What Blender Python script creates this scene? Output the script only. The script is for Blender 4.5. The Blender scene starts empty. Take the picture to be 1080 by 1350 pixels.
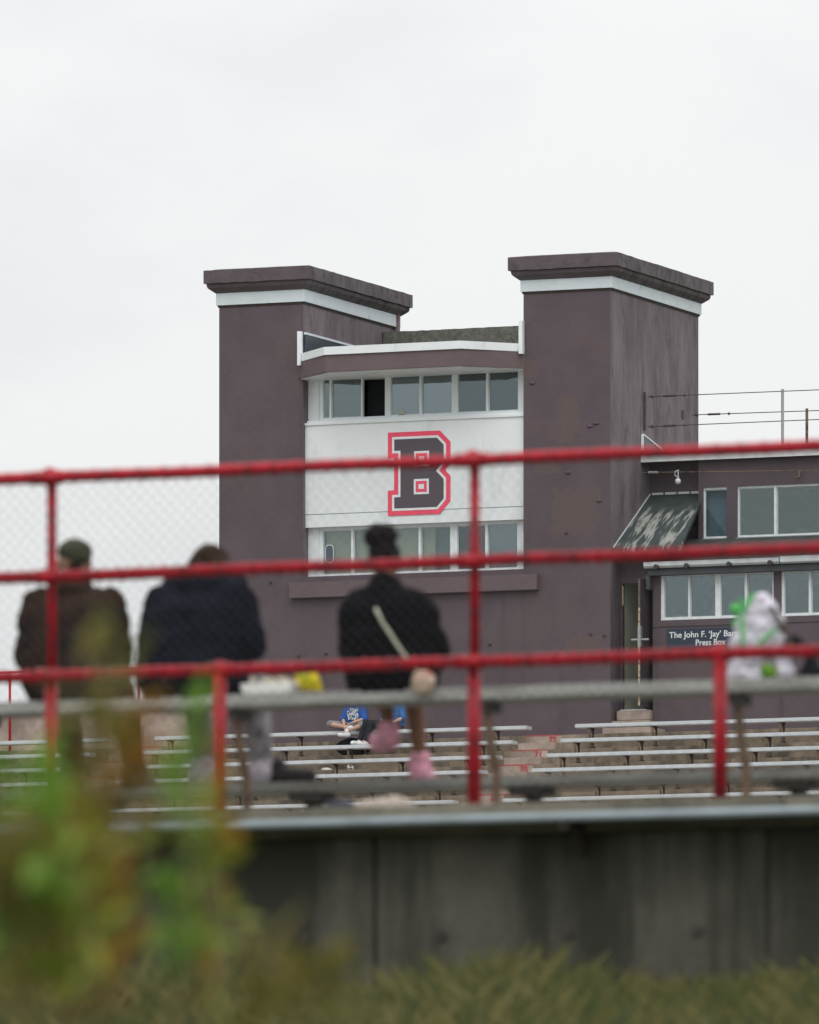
import bpy, bmesh, math, random
from mathutils import Vector, Matrix
random.seed(7)
R = math.radians
scene = bpy.context.scene
COL = scene.collection

# ------------------------------------------------------------------ camera
F = 12300.0                    # focal length in photo pixels (1080 wide)
TH = R(22.36)                  # yaw of the view against the building front
CZ = 1.5
HY = 1850.0                    # horizon line in photo pixels
cd = bpy.data.cameras.new('camera')
cam = bpy.data.objects.new('camera', cd); COL.objects.link(cam)
cam.location = (0, 0, CZ); cam.rotation_euler = (R(90), 0, TH)
cd.sensor_fit = 'HORIZONTAL'; cd.sensor_width = 36.0
cd.lens = F / 1080 * 36
cd.shift_y = (HY - 675) / 1080
cd.clip_start = 0.5; cd.clip_end = 5000
cd.dof.use_dof = True; cd.dof.focus_distance = 191.0
cd.dof.aperture_fstop = (cd.lens / 1000) / 0.060
cd.dof.aperture_blades = 9
scene.camera = cam

# ------------------------------------------------------------------ light
SUN_EL, SUN_AZ = R(52), R(150)      # azimuth clockwise from +Y: behind the camera, to its right
w = bpy.data.worlds.new('World'); scene.world = w; w.use_nodes = True
nt = w.node_tree; nt.nodes.clear()
N = nt.nodes.new; L = nt.links.new
out = N('ShaderNodeOutputWorld'); bg = N('ShaderNodeBackground')
bg.inputs['Strength'].default_value = 0.1
sky = N('ShaderNodeTexSky'); sky.sky_type = 'NISHITA'; sky.sun_disc = False
sky.sun_elevation = SUN_EL; sky.sun_rotation = SUN_AZ
sky.air_density = 1.0; sky.dust_density = 3.0
tc = N('ShaderNodeTexCoord'); mp = N('ShaderNodeMapping'); mp.inputs['Scale'].default_value = (1, 1, 2.2)
nz = N('ShaderNodeTexNoise'); nz.inputs['Scale'].default_value = 9.0; nz.inputs['Detail'].default_value = 6
nz.inputs['Roughness'].default_value = .55
cr = N('ShaderNodeValToRGB')
cr.color_ramp.elements[0].position = .36; cr.color_ramp.elements[0].color = (.76, .79, .80, 1)
cr.color_ramp.elements[1].position = .56; cr.color_ramp.elements[1].color = (.88, .885, .885, 1)
L(tc.outputs['Generated'], mp.inputs['Vector']); L(mp.outputs['Vector'], nz.inputs['Vector'])
L(nz.outputs['Fac'], cr.inputs['Fac'])
# an overcast sky is brighter towards the zenith
sx = N('ShaderNodeSeparateXYZ'); L(tc.outputs['Generated'], sx.inputs[0])
cl = N('ShaderNodeMath'); cl.operation = 'MAXIMUM'; cl.inputs[1].default_value = 0; L(sx.outputs['Z'], cl.inputs[0])
ma = N('ShaderNodeMath'); ma.operation = 'MULTIPLY_ADD'; ma.inputs[1].default_value = 9.0; ma.inputs[2].default_value = 9.6
L(cl.outputs[0], ma.inputs[0])
vm = N('ShaderNodeVectorMath'); vm.operation = 'SCALE'
L(cr.outputs['Color'], vm.inputs[0]); L(ma.outputs[0], vm.inputs['Scale'])
mx = N('ShaderNodeMix'); mx.data_type = 'RGBA'; mx.inputs['Factor'].default_value = .93
L(sky.outputs['Color'], mx.inputs[6]); L(vm.outputs['Vector'], mx.inputs[7])
L(mx.outputs[2], bg.inputs['Color']); L(bg.outputs[0], out.inputs['Surface'])

sd = bpy.data.lights.new('sun', 'SUN'); sd.energy = 1.0; sd.angle = R(40); sd.color = (1, .97, .93)
so = bpy.data.objects.new('sun', sd); COL.objects.link(so)
dirv = Vector((math.sin(SUN_AZ) * math.cos(SUN_EL), math.cos(SUN_AZ) * math.cos(SUN_EL), math.sin(SUN_EL)))
so.rotation_euler = dirv.to_track_quat('Z', 'Y').to_euler(); so.location = (0, 0, 60)

vs = scene.view_settings
vs.view_transform = 'Standard'; vs.look = 'None'; vs.gamma = 1; vs.exposure = 0.0; vs.use_curve_mapping = False
scene.cycles.use_denoising = True
scene.cycles.max_bounces = 8; scene.cycles.transparent_max_bounces = 12

# ------------------------------------------------------------------ survey: a photo pixel to the point it shows on the plane y = Y
WX, WY, RX, RY = -math.sin(TH), math.cos(TH), math.cos(TH), math.sin(TH)
def at(px, py, Y):
    a = (px - 540) / F; b = (HY - py) / F
    t = Y / (WY + a * RY)
    return Vector((t * (WX + a * RX), Y, CZ + t * b))
def X(px, Y): return at(px, HY, Y).x
def Z(px, py, Y): return at(px, py, Y).z

# ------------------------------------------------------------------ helpers
ORG = {}
def thing(name, label, cat, loc=(0, 0, 0), group=None):
    o = bpy.data.objects.new(name, None); COL.objects.link(o)
    o.empty_display_size = .3
    o.location = loc; o['label'] = label; o['category'] = cat
    if group: o['group'] = group
    ORG[o] = Vector(loc)
    return o
def tag(o, label, cat, group=None):
    o['label'] = label; o['category'] = cat
    if group: o['group'] = group
    return o
def obj(name, bm, mats, parent=None, kind=None, smooth=False, label=None, local=False):
    """links a bmesh given in world coordinates as one object in the frame of its thing"""
    if isinstance(bm, bmesh.types.BMesh):
        bmesh.ops.recalc_face_normals(bm, faces=bm.faces)
        me = bpy.data.meshes.new(name); bm.to_mesh(me); bm.free()
    else: me = bm; me.name = name
    org = Vector((0, 0, 0))
    if parent is not None: org = ORG[parent]
    if not local and org.length > 0: me.transform(Matrix.Translation(-org))
    for m in (mats if isinstance(mats, (list, tuple)) else [mats]): me.materials.append(m)
    o = bpy.data.objects.new(name, me); COL.objects.link(o)
    if parent is not None: o.parent = parent
    ORG[o] = org
    if kind: o['kind'] = kind
    if label: o['label'] = label
    if smooth:
        for p in me.polygons: p.use_smooth = True
    return o
def solo(name, bm, mats, label, cat, loc, group=None, smooth=False):
    """a thing that is a single mesh, its origin at loc"""
    bmesh.ops.translate(bm, verts=bm.verts, vec=-Vector(loc))
    o = obj(name, bm, mats, None, smooth=smooth); o.location = loc; ORG[o] = Vector(loc)
    return tag(o, label, cat, group)
def dup(root, loc, label, group=None):
    r = root.copy(); COL.objects.link(r); r.location = loc; r['label'] = label
    if group: r['group'] = group
    for ch in list(root.children):
        c = ch.copy(); COL.objects.link(c); c.parent = r
        for g in list(ch.children):
            d = g.copy(); COL.objects.link(d); d.parent = c
    return r
def BM(): return bmesh.new()
def box(bm, x0, x1, y0, y1, z0, z1, mi=0):
    v = [bm.verts.new(p) for p in ((x0,y0,z0),(x1,y0,z0),(x1,y1,z0),(x0,y1,z0),(x0,y0,z1),(x1,y0,z1),(x1,y1,z1),(x0,y1,z1))]
    fs = []
    for q in ((0,3,2,1),(4,5,6,7),(0,1,5,4),(1,2,6,5),(2,3,7,6),(3,0,4,7)):
        f = bm.faces.new([v[i] for i in q]); f.material_index = mi; fs.append(f)
    return v, fs
def bbox(*a, mi=0):
    bm = BM(); box(bm, *a, mi=mi); return bm
def bevel(bm, w, seg=2):
    bmesh.ops.bevel(bm, geom=list(bm.edges), offset=w, segments=seg, affect='EDGES', clamp_overlap=True)
    return bm
def prism(bm, pts, axis, a, b, mi=0):
    """polygon pts (2D) extruded along axis from a to b"""
    def P(p, t):
        if axis == 'y': return (p[0], t, p[1])
        if axis == 'z': return (p[0], p[1], t)
        return (t, p[0], p[1])
    A = [bm.verts.new(P(p, a)) for p in pts]; B = [bm.verts.new(P(p, b)) for p in pts]
    n = len(pts)
    fs = [bm.faces.new(A), bm.faces.new(B[::-1])]
    for i in range(n): fs.append(bm.faces.new([A[i], B[i], B[(i+1) % n], A[(i+1) % n]]))
    for f in fs: f.material_index = mi
    return fs
def ring(bm, c, ax, r, n, flat=(1, 1), up=None):
    ax = Vector(ax).normalized()
    u = ax.cross(Vector((0, 0, 1)) if abs(ax.z) < .9 else Vector((1, 0, 0))).normalized()
    v = ax.cross(u)
    return [bm.verts.new(Vector(c) + (u * math.cos(2*math.pi*i/n) * flat[0] + v * math.sin(2*math.pi*i/n) * flat[1]) * r) for i in range(n)]
def loft(bm, rings, cap=True, mi=0):
    n = len(rings[0])
    for a, b in zip(rings, rings[1:]):
        for i in range(n):
            f = bm.faces.new([a[i], a[(i+1) % n], b[(i+1) % n], b[i]]); f.material_index = mi
    if cap:
        for rr in (rings[0][::-1], rings[-1]):
            f = bm.faces.new(rr); f.material_index = mi
def tube(bm, p0, p1, r0, r1=None, n=10, mi=0):
    p0 = Vector(p0); p1 = Vector(p1); r1 = r0 if r1 is None else r1
    loft(bm, [ring(bm, p0, p1 - p0, r0, n), ring(bm, p1, p1 - p0, r1, n)], mi=mi)
def path(bm, pts, r, n=8, mi=0, taper=1.0, flat=(1, 1)):
    pts = [Vector(p) for p in pts]; rs = []
    for i, p in enumerate(pts):
        d = pts[min(i+1, len(pts)-1)] - pts[max(i-1, 0)]
        rs.append(ring(bm, p, d, r * (1 + (taper - 1) * i / max(1, len(pts)-1)), n, flat))
    loft(bm, rs, mi=mi)
def capsule(bm, p0, p1, r0, r1=None, n=14, flat=(1, 1)):
    p0 = Vector(p0); p1 = Vector(p1); r1 = r0 if r1 is None else r1
    d = (p1 - p0)
    if d.length < 1e-6: d = Vector((0, 0, 1e-4)); p1 = p0 + d
    d.normalize(); rs = []
    for k in range(5):
        a = math.pi/2 * (1 - k/4); rs.append(ring(bm, p0 - d*r0*math.sin(a), d, max(r0*math.cos(a), r0*.06), n, flat))
    for k in range(5):
        a = math.pi/2 * k/4; rs.append(ring(bm, p1 + d*r1*math.sin(a), d, max(r1*math.cos(a), r1*.06), n, flat))
    loft(bm, rs)
def ell(bm, c, s, n=14):
    r = bmesh.ops.create_uvsphere(bm, u_segments=n, v_segments=max(6, n*2//3), radius=1)
    bmesh.ops.transform(bm, matrix=Matrix.Translation(c) @ Matrix.Diagonal((s[0], s[1], s[2], 1)), verts=r['verts'])
def remesh(bm, voxel, smooth=3, noise=0, nscale=8):
    """one continuous skin round all the overlapping shapes of a bmesh"""
    bmesh.ops.recalc_face_normals(bm, faces=bm.faces)
    me = bpy.data.meshes.new('tmp'); bm.to_mesh(me); bm.free()
    o = bpy.data.objects.new('tmp', me); COL.objects.link(o)
    m = o.modifiers.new('r', 'REMESH'); m.mode = 'VOXEL'; m.voxel_size = voxel
    if smooth:
        s = o.modifiers.new('s', 'SMOOTH'); s.iterations = smooth; s.factor = .5
    dg = bpy.context.evaluated_depsgraph_get()
    new = bpy.data.meshes.new_from_object(o.evaluated_get(dg))
    bpy.data.objects.remove(o); bpy.data.meshes.remove(me)
    if noise:
        from mathutils import noise as NZ
        for v in new.vertices:
            q = v.co * nscale
            v.co += v.normal * (NZ.noise(q) + .5*NZ.noise(q*2.3)) * noise
    for p in new.polygons: p.use_smooth = True
    return new
def text_mesh(body, size, mat_, name, parent, loc, depth=.004, bold=0.0, sx=1.0, label=None, align='CENTER'):
    cu = bpy.data.curves.new('t', 'FONT'); cu.body = body; cu.size = size; cu.align_x = align; cu.align_y = 'CENTER'
    cu.extrude = depth; cu.offset = bold
    o = bpy.data.objects.new('t', cu); COL.objects.link(o)
    dg = bpy.context.evaluated_depsgraph_get()
    me = bpy.data.meshes.new_from_object(o.evaluated_get(dg))
    bpy.data.objects.remove(o)
    me.transform(Matrix.Translation(loc) @ Matrix.Rotation(R(90), 4, 'X') @ Matrix.Diagonal((sx, 1, 1, 1)))
    return obj(name, me, mat_, parent, label=label)

# ------------------------------------------------------------------ materials
def nodes(name):
    m = bpy.data.materials.new(name); m.use_nodes = True
    return m, m.node_tree, m.node_tree.nodes['Principled BSDF']
def noise_node(t, scale, detail=5, rough=.6, stretch=(1, 1, 1), off=(0, 0, 0)):
    c = t.nodes.new('ShaderNodeTexCoord'); mp = t.nodes.new('ShaderNodeMapping')
    mp.inputs['Scale'].default_value = stretch; mp.inputs['Location'].default_value = off
    n = t.nodes.new('ShaderNodeTexNoise'); n.inputs['Scale'].default_value = scale
    n.inputs['Detail'].default_value = detail; n.inputs['Roughness'].default_value = rough
    t.links.new(c.outputs['Object'], mp.inputs[0]); t.links.new(mp.outputs[0], n.inputs['Vector'])
    return n.outputs['Fac']
def ramp(t, fac, a, b, pa=.3, pb=.7):
    r = t.nodes.new('ShaderNodeValToRGB'); e = r.color_ramp.elements
    e[0].position = pa; e[1].position = pb
    e[0].color = (*a, 1) if len(a) == 3 else a; e[1].color = (*b, 1) if len(b) == 3 else b
    t.links.new(fac, r.inputs[0]); return r.outputs['Color']
def mixc(t, fac, a, b, mode='MIX'):
    m = t.nodes.new('ShaderNodeMix'); m.data_type = 'RGBA'; m.blend_type = mode
    for s, v in ((m.inputs[0], fac), (m.inputs[6], a), (m.inputs[7], b)):
        if isinstance(v, (int, float)): s.default_value = v
        elif isinstance(v, tuple): s.default_value = (*v, 1)
        else: t.links.new(v, s)
    return m.outputs[2]
def bump(t, p, fac, strength, dist=.02):
    b = t.nodes.new('ShaderNodeBump'); b.inputs['Strength'].default_value = strength; b.inputs['Distance'].default_value = dist
    t.links.new(fac, b.inputs['Height']); t.links.new(b.outputs[0], p.inputs['Normal'])
def mul(c, k): return tuple(min(1, x*k) for x in c)
def M(name, col, rough=.7, var=.12, scale=4, stretch=(1, 1, 1), metal=0, bmp=0, bs=60, dirt=None, dirt_at=(.55, .7), dscale=2, dstretch=(1, 1, 1), damt=1.0, spec=.4, off=(0, 0, 0)):
    m, t, p = nodes(name)
    c = ramp(t, noise_node(t, scale, 6, .65, stretch, off), mul(col, 1-var), mul(col, 1+var), .32, .68)
    if dirt:
        f = ramp(t, noise_node(t, dscale, 7, .7, dstretch, (3.1, 1.7, 5.3)), (0, 0, 0), (damt,)*3, *dirt_at)
        c = mixc(t, f, c, dirt)
    t.links.new(c, p.inputs['Base Color'])
    p.inputs['Roughness'].default_value = rough; p.inputs['Metallic'].default_value = metal
    p.inputs['Specular IOR Level'].default_value = spec
    if bmp: bump(t, p, noise_node(t, bs, 4, .6), bmp)
    return m

MAROON = (.106, .080, .092)
def maroon_front(name, patches=()):
    m, t, p = nodes(name)
    c = ramp(t, noise_node(t, 1.1, 6, .6, (1, 1, 1)), mul(MAROON, .90), mul(MAROON, 1.10), .35, .65)
    # faded, browner repainted patches
    f = ramp(t, noise_node(t, .75, 5, .62, (1, 1, 1), (9, 2, 4)), (0, 0, 0), (.75,)*3, .56, .60)
    c = mixc(t, f, c, (.114, .084, .088))
    co = t.nodes.new('ShaderNodeTexCoord'); sp = t.nodes.new('ShaderNodeSeparateXYZ'); t.links.new(co.outputs['Object'], sp.inputs[0])
    wob = noise_node(t, 4.5, 4, .6)
    for (cx, cz, rx, rz) in patches:
        def mth(op, a, b=None):
            n = t.nodes.new('ShaderNodeMath'); n.operation = op
            for i, q in enumerate((a, b)):
                if q is None: continue
                if isinstance(q, (int, float)): n.inputs[i].default_value = q
                else: t.links.new(q, n.inputs[i])
            return n.outputs[0]
        dx = mth('ABSOLUTE', mth('DIVIDE', mth('SUBTRACT', sp.outputs['X'], cx), rx)); dz = mth('ABSOLUTE', mth('DIVIDE', mth('SUBTRACT', sp.outputs['Z'], cz), rz))
        d = mth('MULTIPLY_ADD' if False else 'ADD', mth('MAXIMUM', dx, dz), mth('MULTIPLY', mth('SUBTRACT', wob, .5), 1.3))
        fm = ramp(t, d, (.8,)*3, (0, 0, 0), .86, .98)
        c = mixc(t, fm, c, (.124, .089, .085))
    f = ramp(t, noise_node(t, 2.4, 6, .7, (1, 1, .10), (6, 3, 8)), (0, 0, 0), (.45,)*3, .54, .70)
    c = mixc(t, f, c, mul(MAROON, .68))
    # chips and stains
    f = ramp(t, noise_node(t, 9, 6, .75, (1, 1, .7), (1, 5, 2)), (0, 0, 0), (.5,)*3, .66, .74)
    c = mixc(t, f, c, (.07, .053, .06))
    t.links.new(c, p.inputs['Base Color']); p.inputs['Roughness'].default_value = .62; p.inputs['Specular IOR Level'].default_value = .35
    bump(t, p, noise_node(t, 7, 8, .7), .35, .03)
    return m
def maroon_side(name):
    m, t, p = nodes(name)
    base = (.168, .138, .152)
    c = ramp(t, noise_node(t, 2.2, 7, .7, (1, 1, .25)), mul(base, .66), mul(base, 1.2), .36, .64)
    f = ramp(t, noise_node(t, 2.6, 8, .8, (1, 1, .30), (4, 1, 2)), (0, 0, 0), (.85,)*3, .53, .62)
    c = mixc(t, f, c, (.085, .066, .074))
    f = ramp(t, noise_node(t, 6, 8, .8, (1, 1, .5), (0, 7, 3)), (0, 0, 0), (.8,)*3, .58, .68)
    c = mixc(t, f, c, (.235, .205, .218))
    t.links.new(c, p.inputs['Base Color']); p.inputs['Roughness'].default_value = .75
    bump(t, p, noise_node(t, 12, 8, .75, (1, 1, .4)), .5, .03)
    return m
def glass(name, tint=(.55, .62, .62), refl=.2):
    m = bpy.data.materials.new(name); m.use_nodes = True; t = m.node_tree; t.nodes.clear()
    o = t.nodes.new('ShaderNodeOutputMaterial'); mx = t.nodes.new('ShaderNodeMixShader')
    tr = t.nodes.new('ShaderNodeBsdfTransparent'); tr.inputs[0].default_value = (*tint, 1)
    gl = t.nodes.new('ShaderNodeBsdfGlossy'); gl.inputs['Roughness'].default_value = .04
    gl.inputs[0].default_value = (.80, .93, .97, 1)
    bu = t.nodes.new('ShaderNodeBump'); bu.inputs['Strength'].default_value = .06; bu.inputs['Distance'].default_value = .05
    t.links.new(noise_node(t, 1.3, 2, .5), bu.inputs['Height']); t.links.new(bu.outputs[0], gl.inputs['Normal'])
    mx.inputs[0].default_value = refl
    t.links.new(tr.outputs[0], mx.inputs[1]); t.links.new(gl.outputs[0], mx.inputs[2]); t.links.new(mx.outputs[0], o.inputs[0])
    return m

m_maroon = maroon_front('maroon_paint')
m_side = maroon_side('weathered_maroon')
m_trimbrown = M('brown_trim_paint', (.138, .100, .106), .6, .08, 2, bmp=.2, bs=20)
m_cornice = M('cornice_maroon', (.105, .082, .092), .7, .16, 3, bmp=.5, bs=18, dirt=(.06, .05, .055), dirt_at=(.5, .68), dscale=3, damt=.7)
m_cornice_side = M('weathered_cornice', (.125, .107, .114), .8, .25, 5, (1, 1, .4), bmp=.6, bs=18, dirt=(.05, .045, .047), dirt_at=(.47, .62), dscale=5, dstretch=(1, 1, .5), damt=.8)
m_white = M('white_paint', (.80, .84, .86), .5, .03, 2, dirt=(.55, .58, .58), dirt_at=(.55, .75), dscale=3, dstretch=(1, 1, .3), damt=.5, bmp=.1, bs=15)
m_band = M('white_band_paint', (.66, .72, .76), .6, .04, 3, dirt=(.28, .27, .26), dirt_at=(.62, .72), dscale=5, damt=.8, bmp=.3, bs=15)
m_red = M('red_letter_paint', (.88, .085, .155), .5, .04, 3)
m_letter = M('charcoal_letter_paint', (.098, .080, .098), .5, .05, 3)
m_moss = M('mossy_concrete', (.145, .148, .128), .9, .3, 9, bmp=.6, bs=14, dirt=(.06, .064, .05), dirt_at=(.46, .68), dscale=9, damt=.8)
m_glass = glass('window_glass', (.40, .46, .46), .18)
m_glass_clear = glass('clear_glass', (.82, .85, .82), .115)
m_glass_wing = glass('press_box_glass', (.75, .80, .80), .15)
m_glass_pale = glass('pale_reflecting_glass', (.5, .56, .56), .215)
m_glass_dark = glass('darker_glass', (.36, .42, .43), .145)
m_glass_dull = glass('dull_glass', (.62, .68, .70), .03)
m_panelglass = M('dark_parapet_panel', (.045, .06, .075), .25, .1, 2)
m_room = M('room_plaster', (.34, .33, .29), .9, .08, 1)
m_dark = M('dark_interior', (.02, .022, .026), .9, .1, 1)
m_blind = M('beige_blind', (.52, .49, .40), .8, .06, 6, (6, 1, .3))
m_bluecurtain = M('blue_curtain', (.10, .13, .17), .8, .1, 5, (5, 1, .2))
m_alu = M('bench_aluminium', (.60, .63, .655), .42, .06, 3, (.4, 4, 4), metal=.1, dirt=(.32, .32, .31), dirt_at=(.58, .75), dscale=2.5, damt=.5, bmp=.08)
m_rust = M('rusty_bracket', (.21, .14, .095), .85, .3, 9, dirt=(.05, .04, .035), dirt_at=(.5, .62), dscale=6)
m_darksteel = M('dark_bracket_steel', (.055, .045, .04), .7, .3, 9)
def concrete(name, col, moss, stretch=(1, 1, 1), vs=(1.3, 1, .35), lo=.46, hi=.60, damt=.85):
    m, t, p = nodes(name)
    c = ramp(t, noise_node(t, 2.0, 8, .68, stretch), mul(col, .70), mul(col, 1.22), .32, .68)
    f = ramp(t, noise_node(t, 1.15, 8, .7, vs, (2, 8, 1)), (0, 0, 0), (damt,)*3, lo, hi)
    c = mixc(t, f, c, moss)
    f = ramp(t, noise_node(t, 22, 4, .7), (0, 0, 0), (.5,)*3, .6, .75)
    c = mixc(t, f, c, mul(col, .55))
    t.links.new(c, p.inputs['Base Color']); p.inputs['Roughness'].default_value = .93; p.inputs['Specular IOR Level'].default_value = .2
    bump(t, p, noise_node(t, 18, 8, .7), .6, .02)
    return m
m_terrace = concrete('terrace_concrete', (.34, .275, .21), (.105, .10, .078), vs=(1.6, .6, .5), lo=.47, hi=.62)
m_step = concrete('step_concrete', (.40, .325, .275), (.20, .165, .135), lo=.55, hi=.72, damt=.6)
m_wall = concrete('wall_concrete', (.135, .128, .105), (.035, .036, .028), vs=(2.2, 1, .22), lo=.40, hi=.58, damt=.85)
m_lip = concrete('lip_concrete', (.20, .18, .14), (.07, .068, .05), lo=.44, hi=.62, damt=.8)
m_numred = M('red_step_paint', (.50, .07, .085), .8, .2, 9, dirt=(.32, .24, .19), dirt_at=(.52, .62), dscale=16, damt=.8)
m_numpaint = M('red_number_paint', (.52, .05, .07), .8, .15, 9)
m_redpipe = M('red_gloss_paint', (.42, .004, .016), .34, .2, 14, dirt=(.17, .008, .014), dirt_at=(.5, .65), dscale=9, bmp=.25, bs=30, spec=.35)
m_wire = M('galvanised_wire', (.055, .056, .06), .7, .1, 30, spec=.2)
m_plank = M('weathered_grey_plank', (.36, .365, .345), .9, .25, 6, (.35, 5, 5), bmp=.5, bs=25, dirt=(.20, .195, .175), dirt_at=(.5, .65), dscale=3, dstretch=(.5, 3, 3), damt=.8)
m_shed = M('dark_green_roofing', (.040, .052, .050), .8, .3, 4, bmp=.3, bs=20, dirt=(.075, .085, .075), dirt_at=(.5, .7), dscale=3)
m_greymetal = M('grey_gutter_metal', (.60, .64, .66), .45, .08, 5, metal=.3, dirt=(.18, .17, .16), dirt_at=(.62, .70), dscale=5, damt=.8)
m_slate = M('slate_fascia_paint', (.075, .08, .092), .7, .1, 4)
m_navy = M('navy_sign_board', (.026, .042, .068), .5, .06, 4)
m_letters = M('white_sign_letters', (.75, .77, .78), .5, .02, 4)
m_cream = M('bare_wood_edge', (.48, .37, .24), .8, .3, 12, (1, 1, .2), dirt=(.12, .09, .09), dirt_at=(.55, .62), dscale=5)
m_doorpaint = M('dark_door_paint', (.058, .045, .052), .6, .2, 3, bmp=.2, bs=12)
m_greenwall = M('pale_green_wall', (.60, .63, .54), .85, .12, 3)
m_steel = M('zinc_steel', (.38, .39, .39), .4, .1, 10, metal=.6)
m_rope = M('dark_cable_steel', (.07, .06, .06), .6, .3, 10)
m_lampglass = M('frosted_lamp_glass', (.62, .64, .62), .4, .05, 6)
m_grass = M('meadow_grass', (.085, .105, .030), .9, .5, 3)
m_earth = M('field_ground', (.055, .065, .028), .95, .4, .6, bmp=.5, bs=4)
def peeling():
    m, t, p = nodes('peeling_awning_paint')
    c = ramp(t, noise_node(t, 3, 7, .7), (.022, .034, .034), (.05, .065, .063), .35, .65)
    f = ramp(t, noise_node(t, 2.2, 8, .72, (3.2, .42, .42), (2, 6, 1)), (0, 0, 0), (1, 1, 1), .515, .57)
    co = t.nodes.new('ShaderNodeTexCoord'); sp = t.nodes.new('ShaderNodeSeparateXYZ'); t.links.new(co.outputs['Object'], sp.inputs[0])
    mr = t.nodes.new('ShaderNodeMapRange'); t.links.new(sp.outputs['Z'], mr.inputs[0])
    wb = t.nodes.new('ShaderNodeMath'); wb.operation = 'MULTIPLY_ADD'; wb.inputs[1].default_value = .8; t.links.new(noise_node(t, 2.5, 5, .7, (2, .5, .5)), wb.inputs[0]); t.links.new(sp.outputs['Z'], wb.inputs[2])
    t.links.new(wb.outputs[0], mr.inputs[0]); mr.inputs['From Min'].default_value = AW_Z0 + .4; mr.inputs['From Max'].default_value = AW_Z1 + .4
    g = ramp(t, mr.outputs[0], (1, 1, 1), (0, 0, 0), 0, 1)
    c = mixc(t, mixc(t, 1.0, f, g, 'MULTIPLY'), c, (.30, .315, .28))
    t.links.new(c, p.inputs['Base Color']); p.inputs['Roughness'].default_value = .8
    bump(t, p, noise_node(t, 12, 6, .7), .4, .02)
    return m

# ------------------------------------------------------------------ ground
Y0 = 179.2                                            # plane of the tower's front
bm = BM()
gp = [(-80, -1.6), (0, 0.0), (3, 0.0), (10, .55), (20, 1.45), (30, 2.15), (39.8, 3.35), (41.5, 3.40)]
xs = [-900, -300, -120, -60, -40, -30, -20, -10, 0, 20, 60, 300, 900]
rows = []
for (y, z) in gp: rows.append([bm.verts.new((x, y, z - .05 + .05*math.sin(x*.7+y))) for x in xs])
for (y, z) in ((51.0, 2.2), (60, 0.2), (75, 0), (140, 0.0), (400, 0), (3500, 0)):
    rows.append([bm.verts.new((x, y, z)) for x in xs])
for a, b in zip(rows, rows[1:]):
    for i in range(len(xs)-1): bm.faces.new([a[i], a[i+1], b[i+1], b[i]])
obj('ground', bm, m_earth, kind='structure', smooth=True)

# ------------------------------------------------------------------ far grandstand: concrete terrace
YL = Y0 - 1.5; RUN = .80; RISE = .352
ZL = Z(700, 970, YL)
AX0, AX1 = X(693, YL), X(741, YL)                     # the stair aisle on the right
xl72 = X(208, Y0-1.85); xr72 = X(698, Y0-1.85); xr72b = X(762, Y0-1.85)
BX0, BX1 = xl72 - 1.10, xl72 - .05                    # the aisle on the left
stand = thing('grandstand', 'tan concrete stepped grandstand with red numbered stairs below the tower', 'grandstand', (X(500, YL), YL, ZL))
bm = BM()
prof = [(Y0 + 12.0, -.5), (Y0 + 12.0, ZL), (YL, ZL)]
y, z = YL, ZL
for k in range(24):
    z -= RISE; prof.append((y, z)); y -= RUN; prof.append((y, z))
prof.append((y, -.5))
prism(bm, prof[::-1], 'x', X(-400, Y0), X(1600, Y0))
obj('terrace', bm, m_terrace, stand)
# half steps and painted nosings in both aisles, numbers only on the right one
for k in range(7):
    yr = YL - RUN*k; zt = ZL - RISE*k
    for (a0, a1, num) in ((AX0, AX1, True), (BX0, BX1, False)):
        bm = bbox(a0 + random.uniform(-.02, .02), a1 + .02, yr - RUN*.52, yr - .002, zt - RISE - .01, zt - RISE/2)
        bevel(bm, .012)
        obj('step', bm, m_step, stand)
        bm = bbox(a0 - .01, a1 + random.uniform(-.1, .1), yr - .006, yr + .05, zt - .016, zt + .006)
        obj('painted_nosing', bm, m_numred, stand)
        bm = bbox(a0, a1, yr - .004, yr + .02, zt - RISE + .01, zt - .02)
        obj('step_riser', bm, m_step, stand)
        if num:
            xn = a1 - .20
            text_mesh(str(72 - k), .175, m_numpaint, 'step_number', stand, (xn, yr - .012, zt - .10), .004, .002, 1.0)

# ------------------------------------------------------------------ far benches
def bench_thing(L, label, group, spacing=1.5, first=.36):
    t = thing('bench', label, 'bench', (0, 0, 0), group)
    bm = bbox(0, L, -.15, .15, .395, .475); bevel(bm, .012)
    obj('plank', bm, m_alu, t, local=True)
    for xx in (-.006, L - .002): 
        bm = bbox(xx, xx + .008, -.146, .146, .40, .47); obj('end_cap', bm, m_greymetal, t, local=True)
    x = first
    while x < L - .1:
        bm = BM()
        box(bm, x-.025, x+.025, -.14, .13, .365, .394, mi=1)
        path(bm, [(x, -.12, .37), (x, -.10, .25), (x, -.02, .10), (x, .05, 0)], .022, 6, 0)
        tube(bm, (x, .10, .37), (x, .09, 0), .02, .02, 6, 1)
        box(bm, x-.04, x+.04, -.01, .14, -.005, .015, mi=1)
        prism(bm, [(.10, .37), (-.02, .37), (.10, .27)], 'x', x-.008, x+.008, 1)
        obj('bracket', bm, [m_rust, m_darksteel], t, local=True)
        x += spacing
    return t
g_b = 'aluminium benches on the far concrete terrace'
seat_y = YL - .36
sections = {'left': (xl72, xr72 - xl72), 'right': (xr72b, X(1330, Y0) - xr72b), 'far': (X(-60, Y0) - .0, BX0 - .02 - X(-60, Y0))}
ZB = Z(762, 954.5, seat_y - .15)
zoff = ZB - .475
names = ['top', 'second', 'third', 'fourth', 'fifth', 'lowest']
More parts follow.
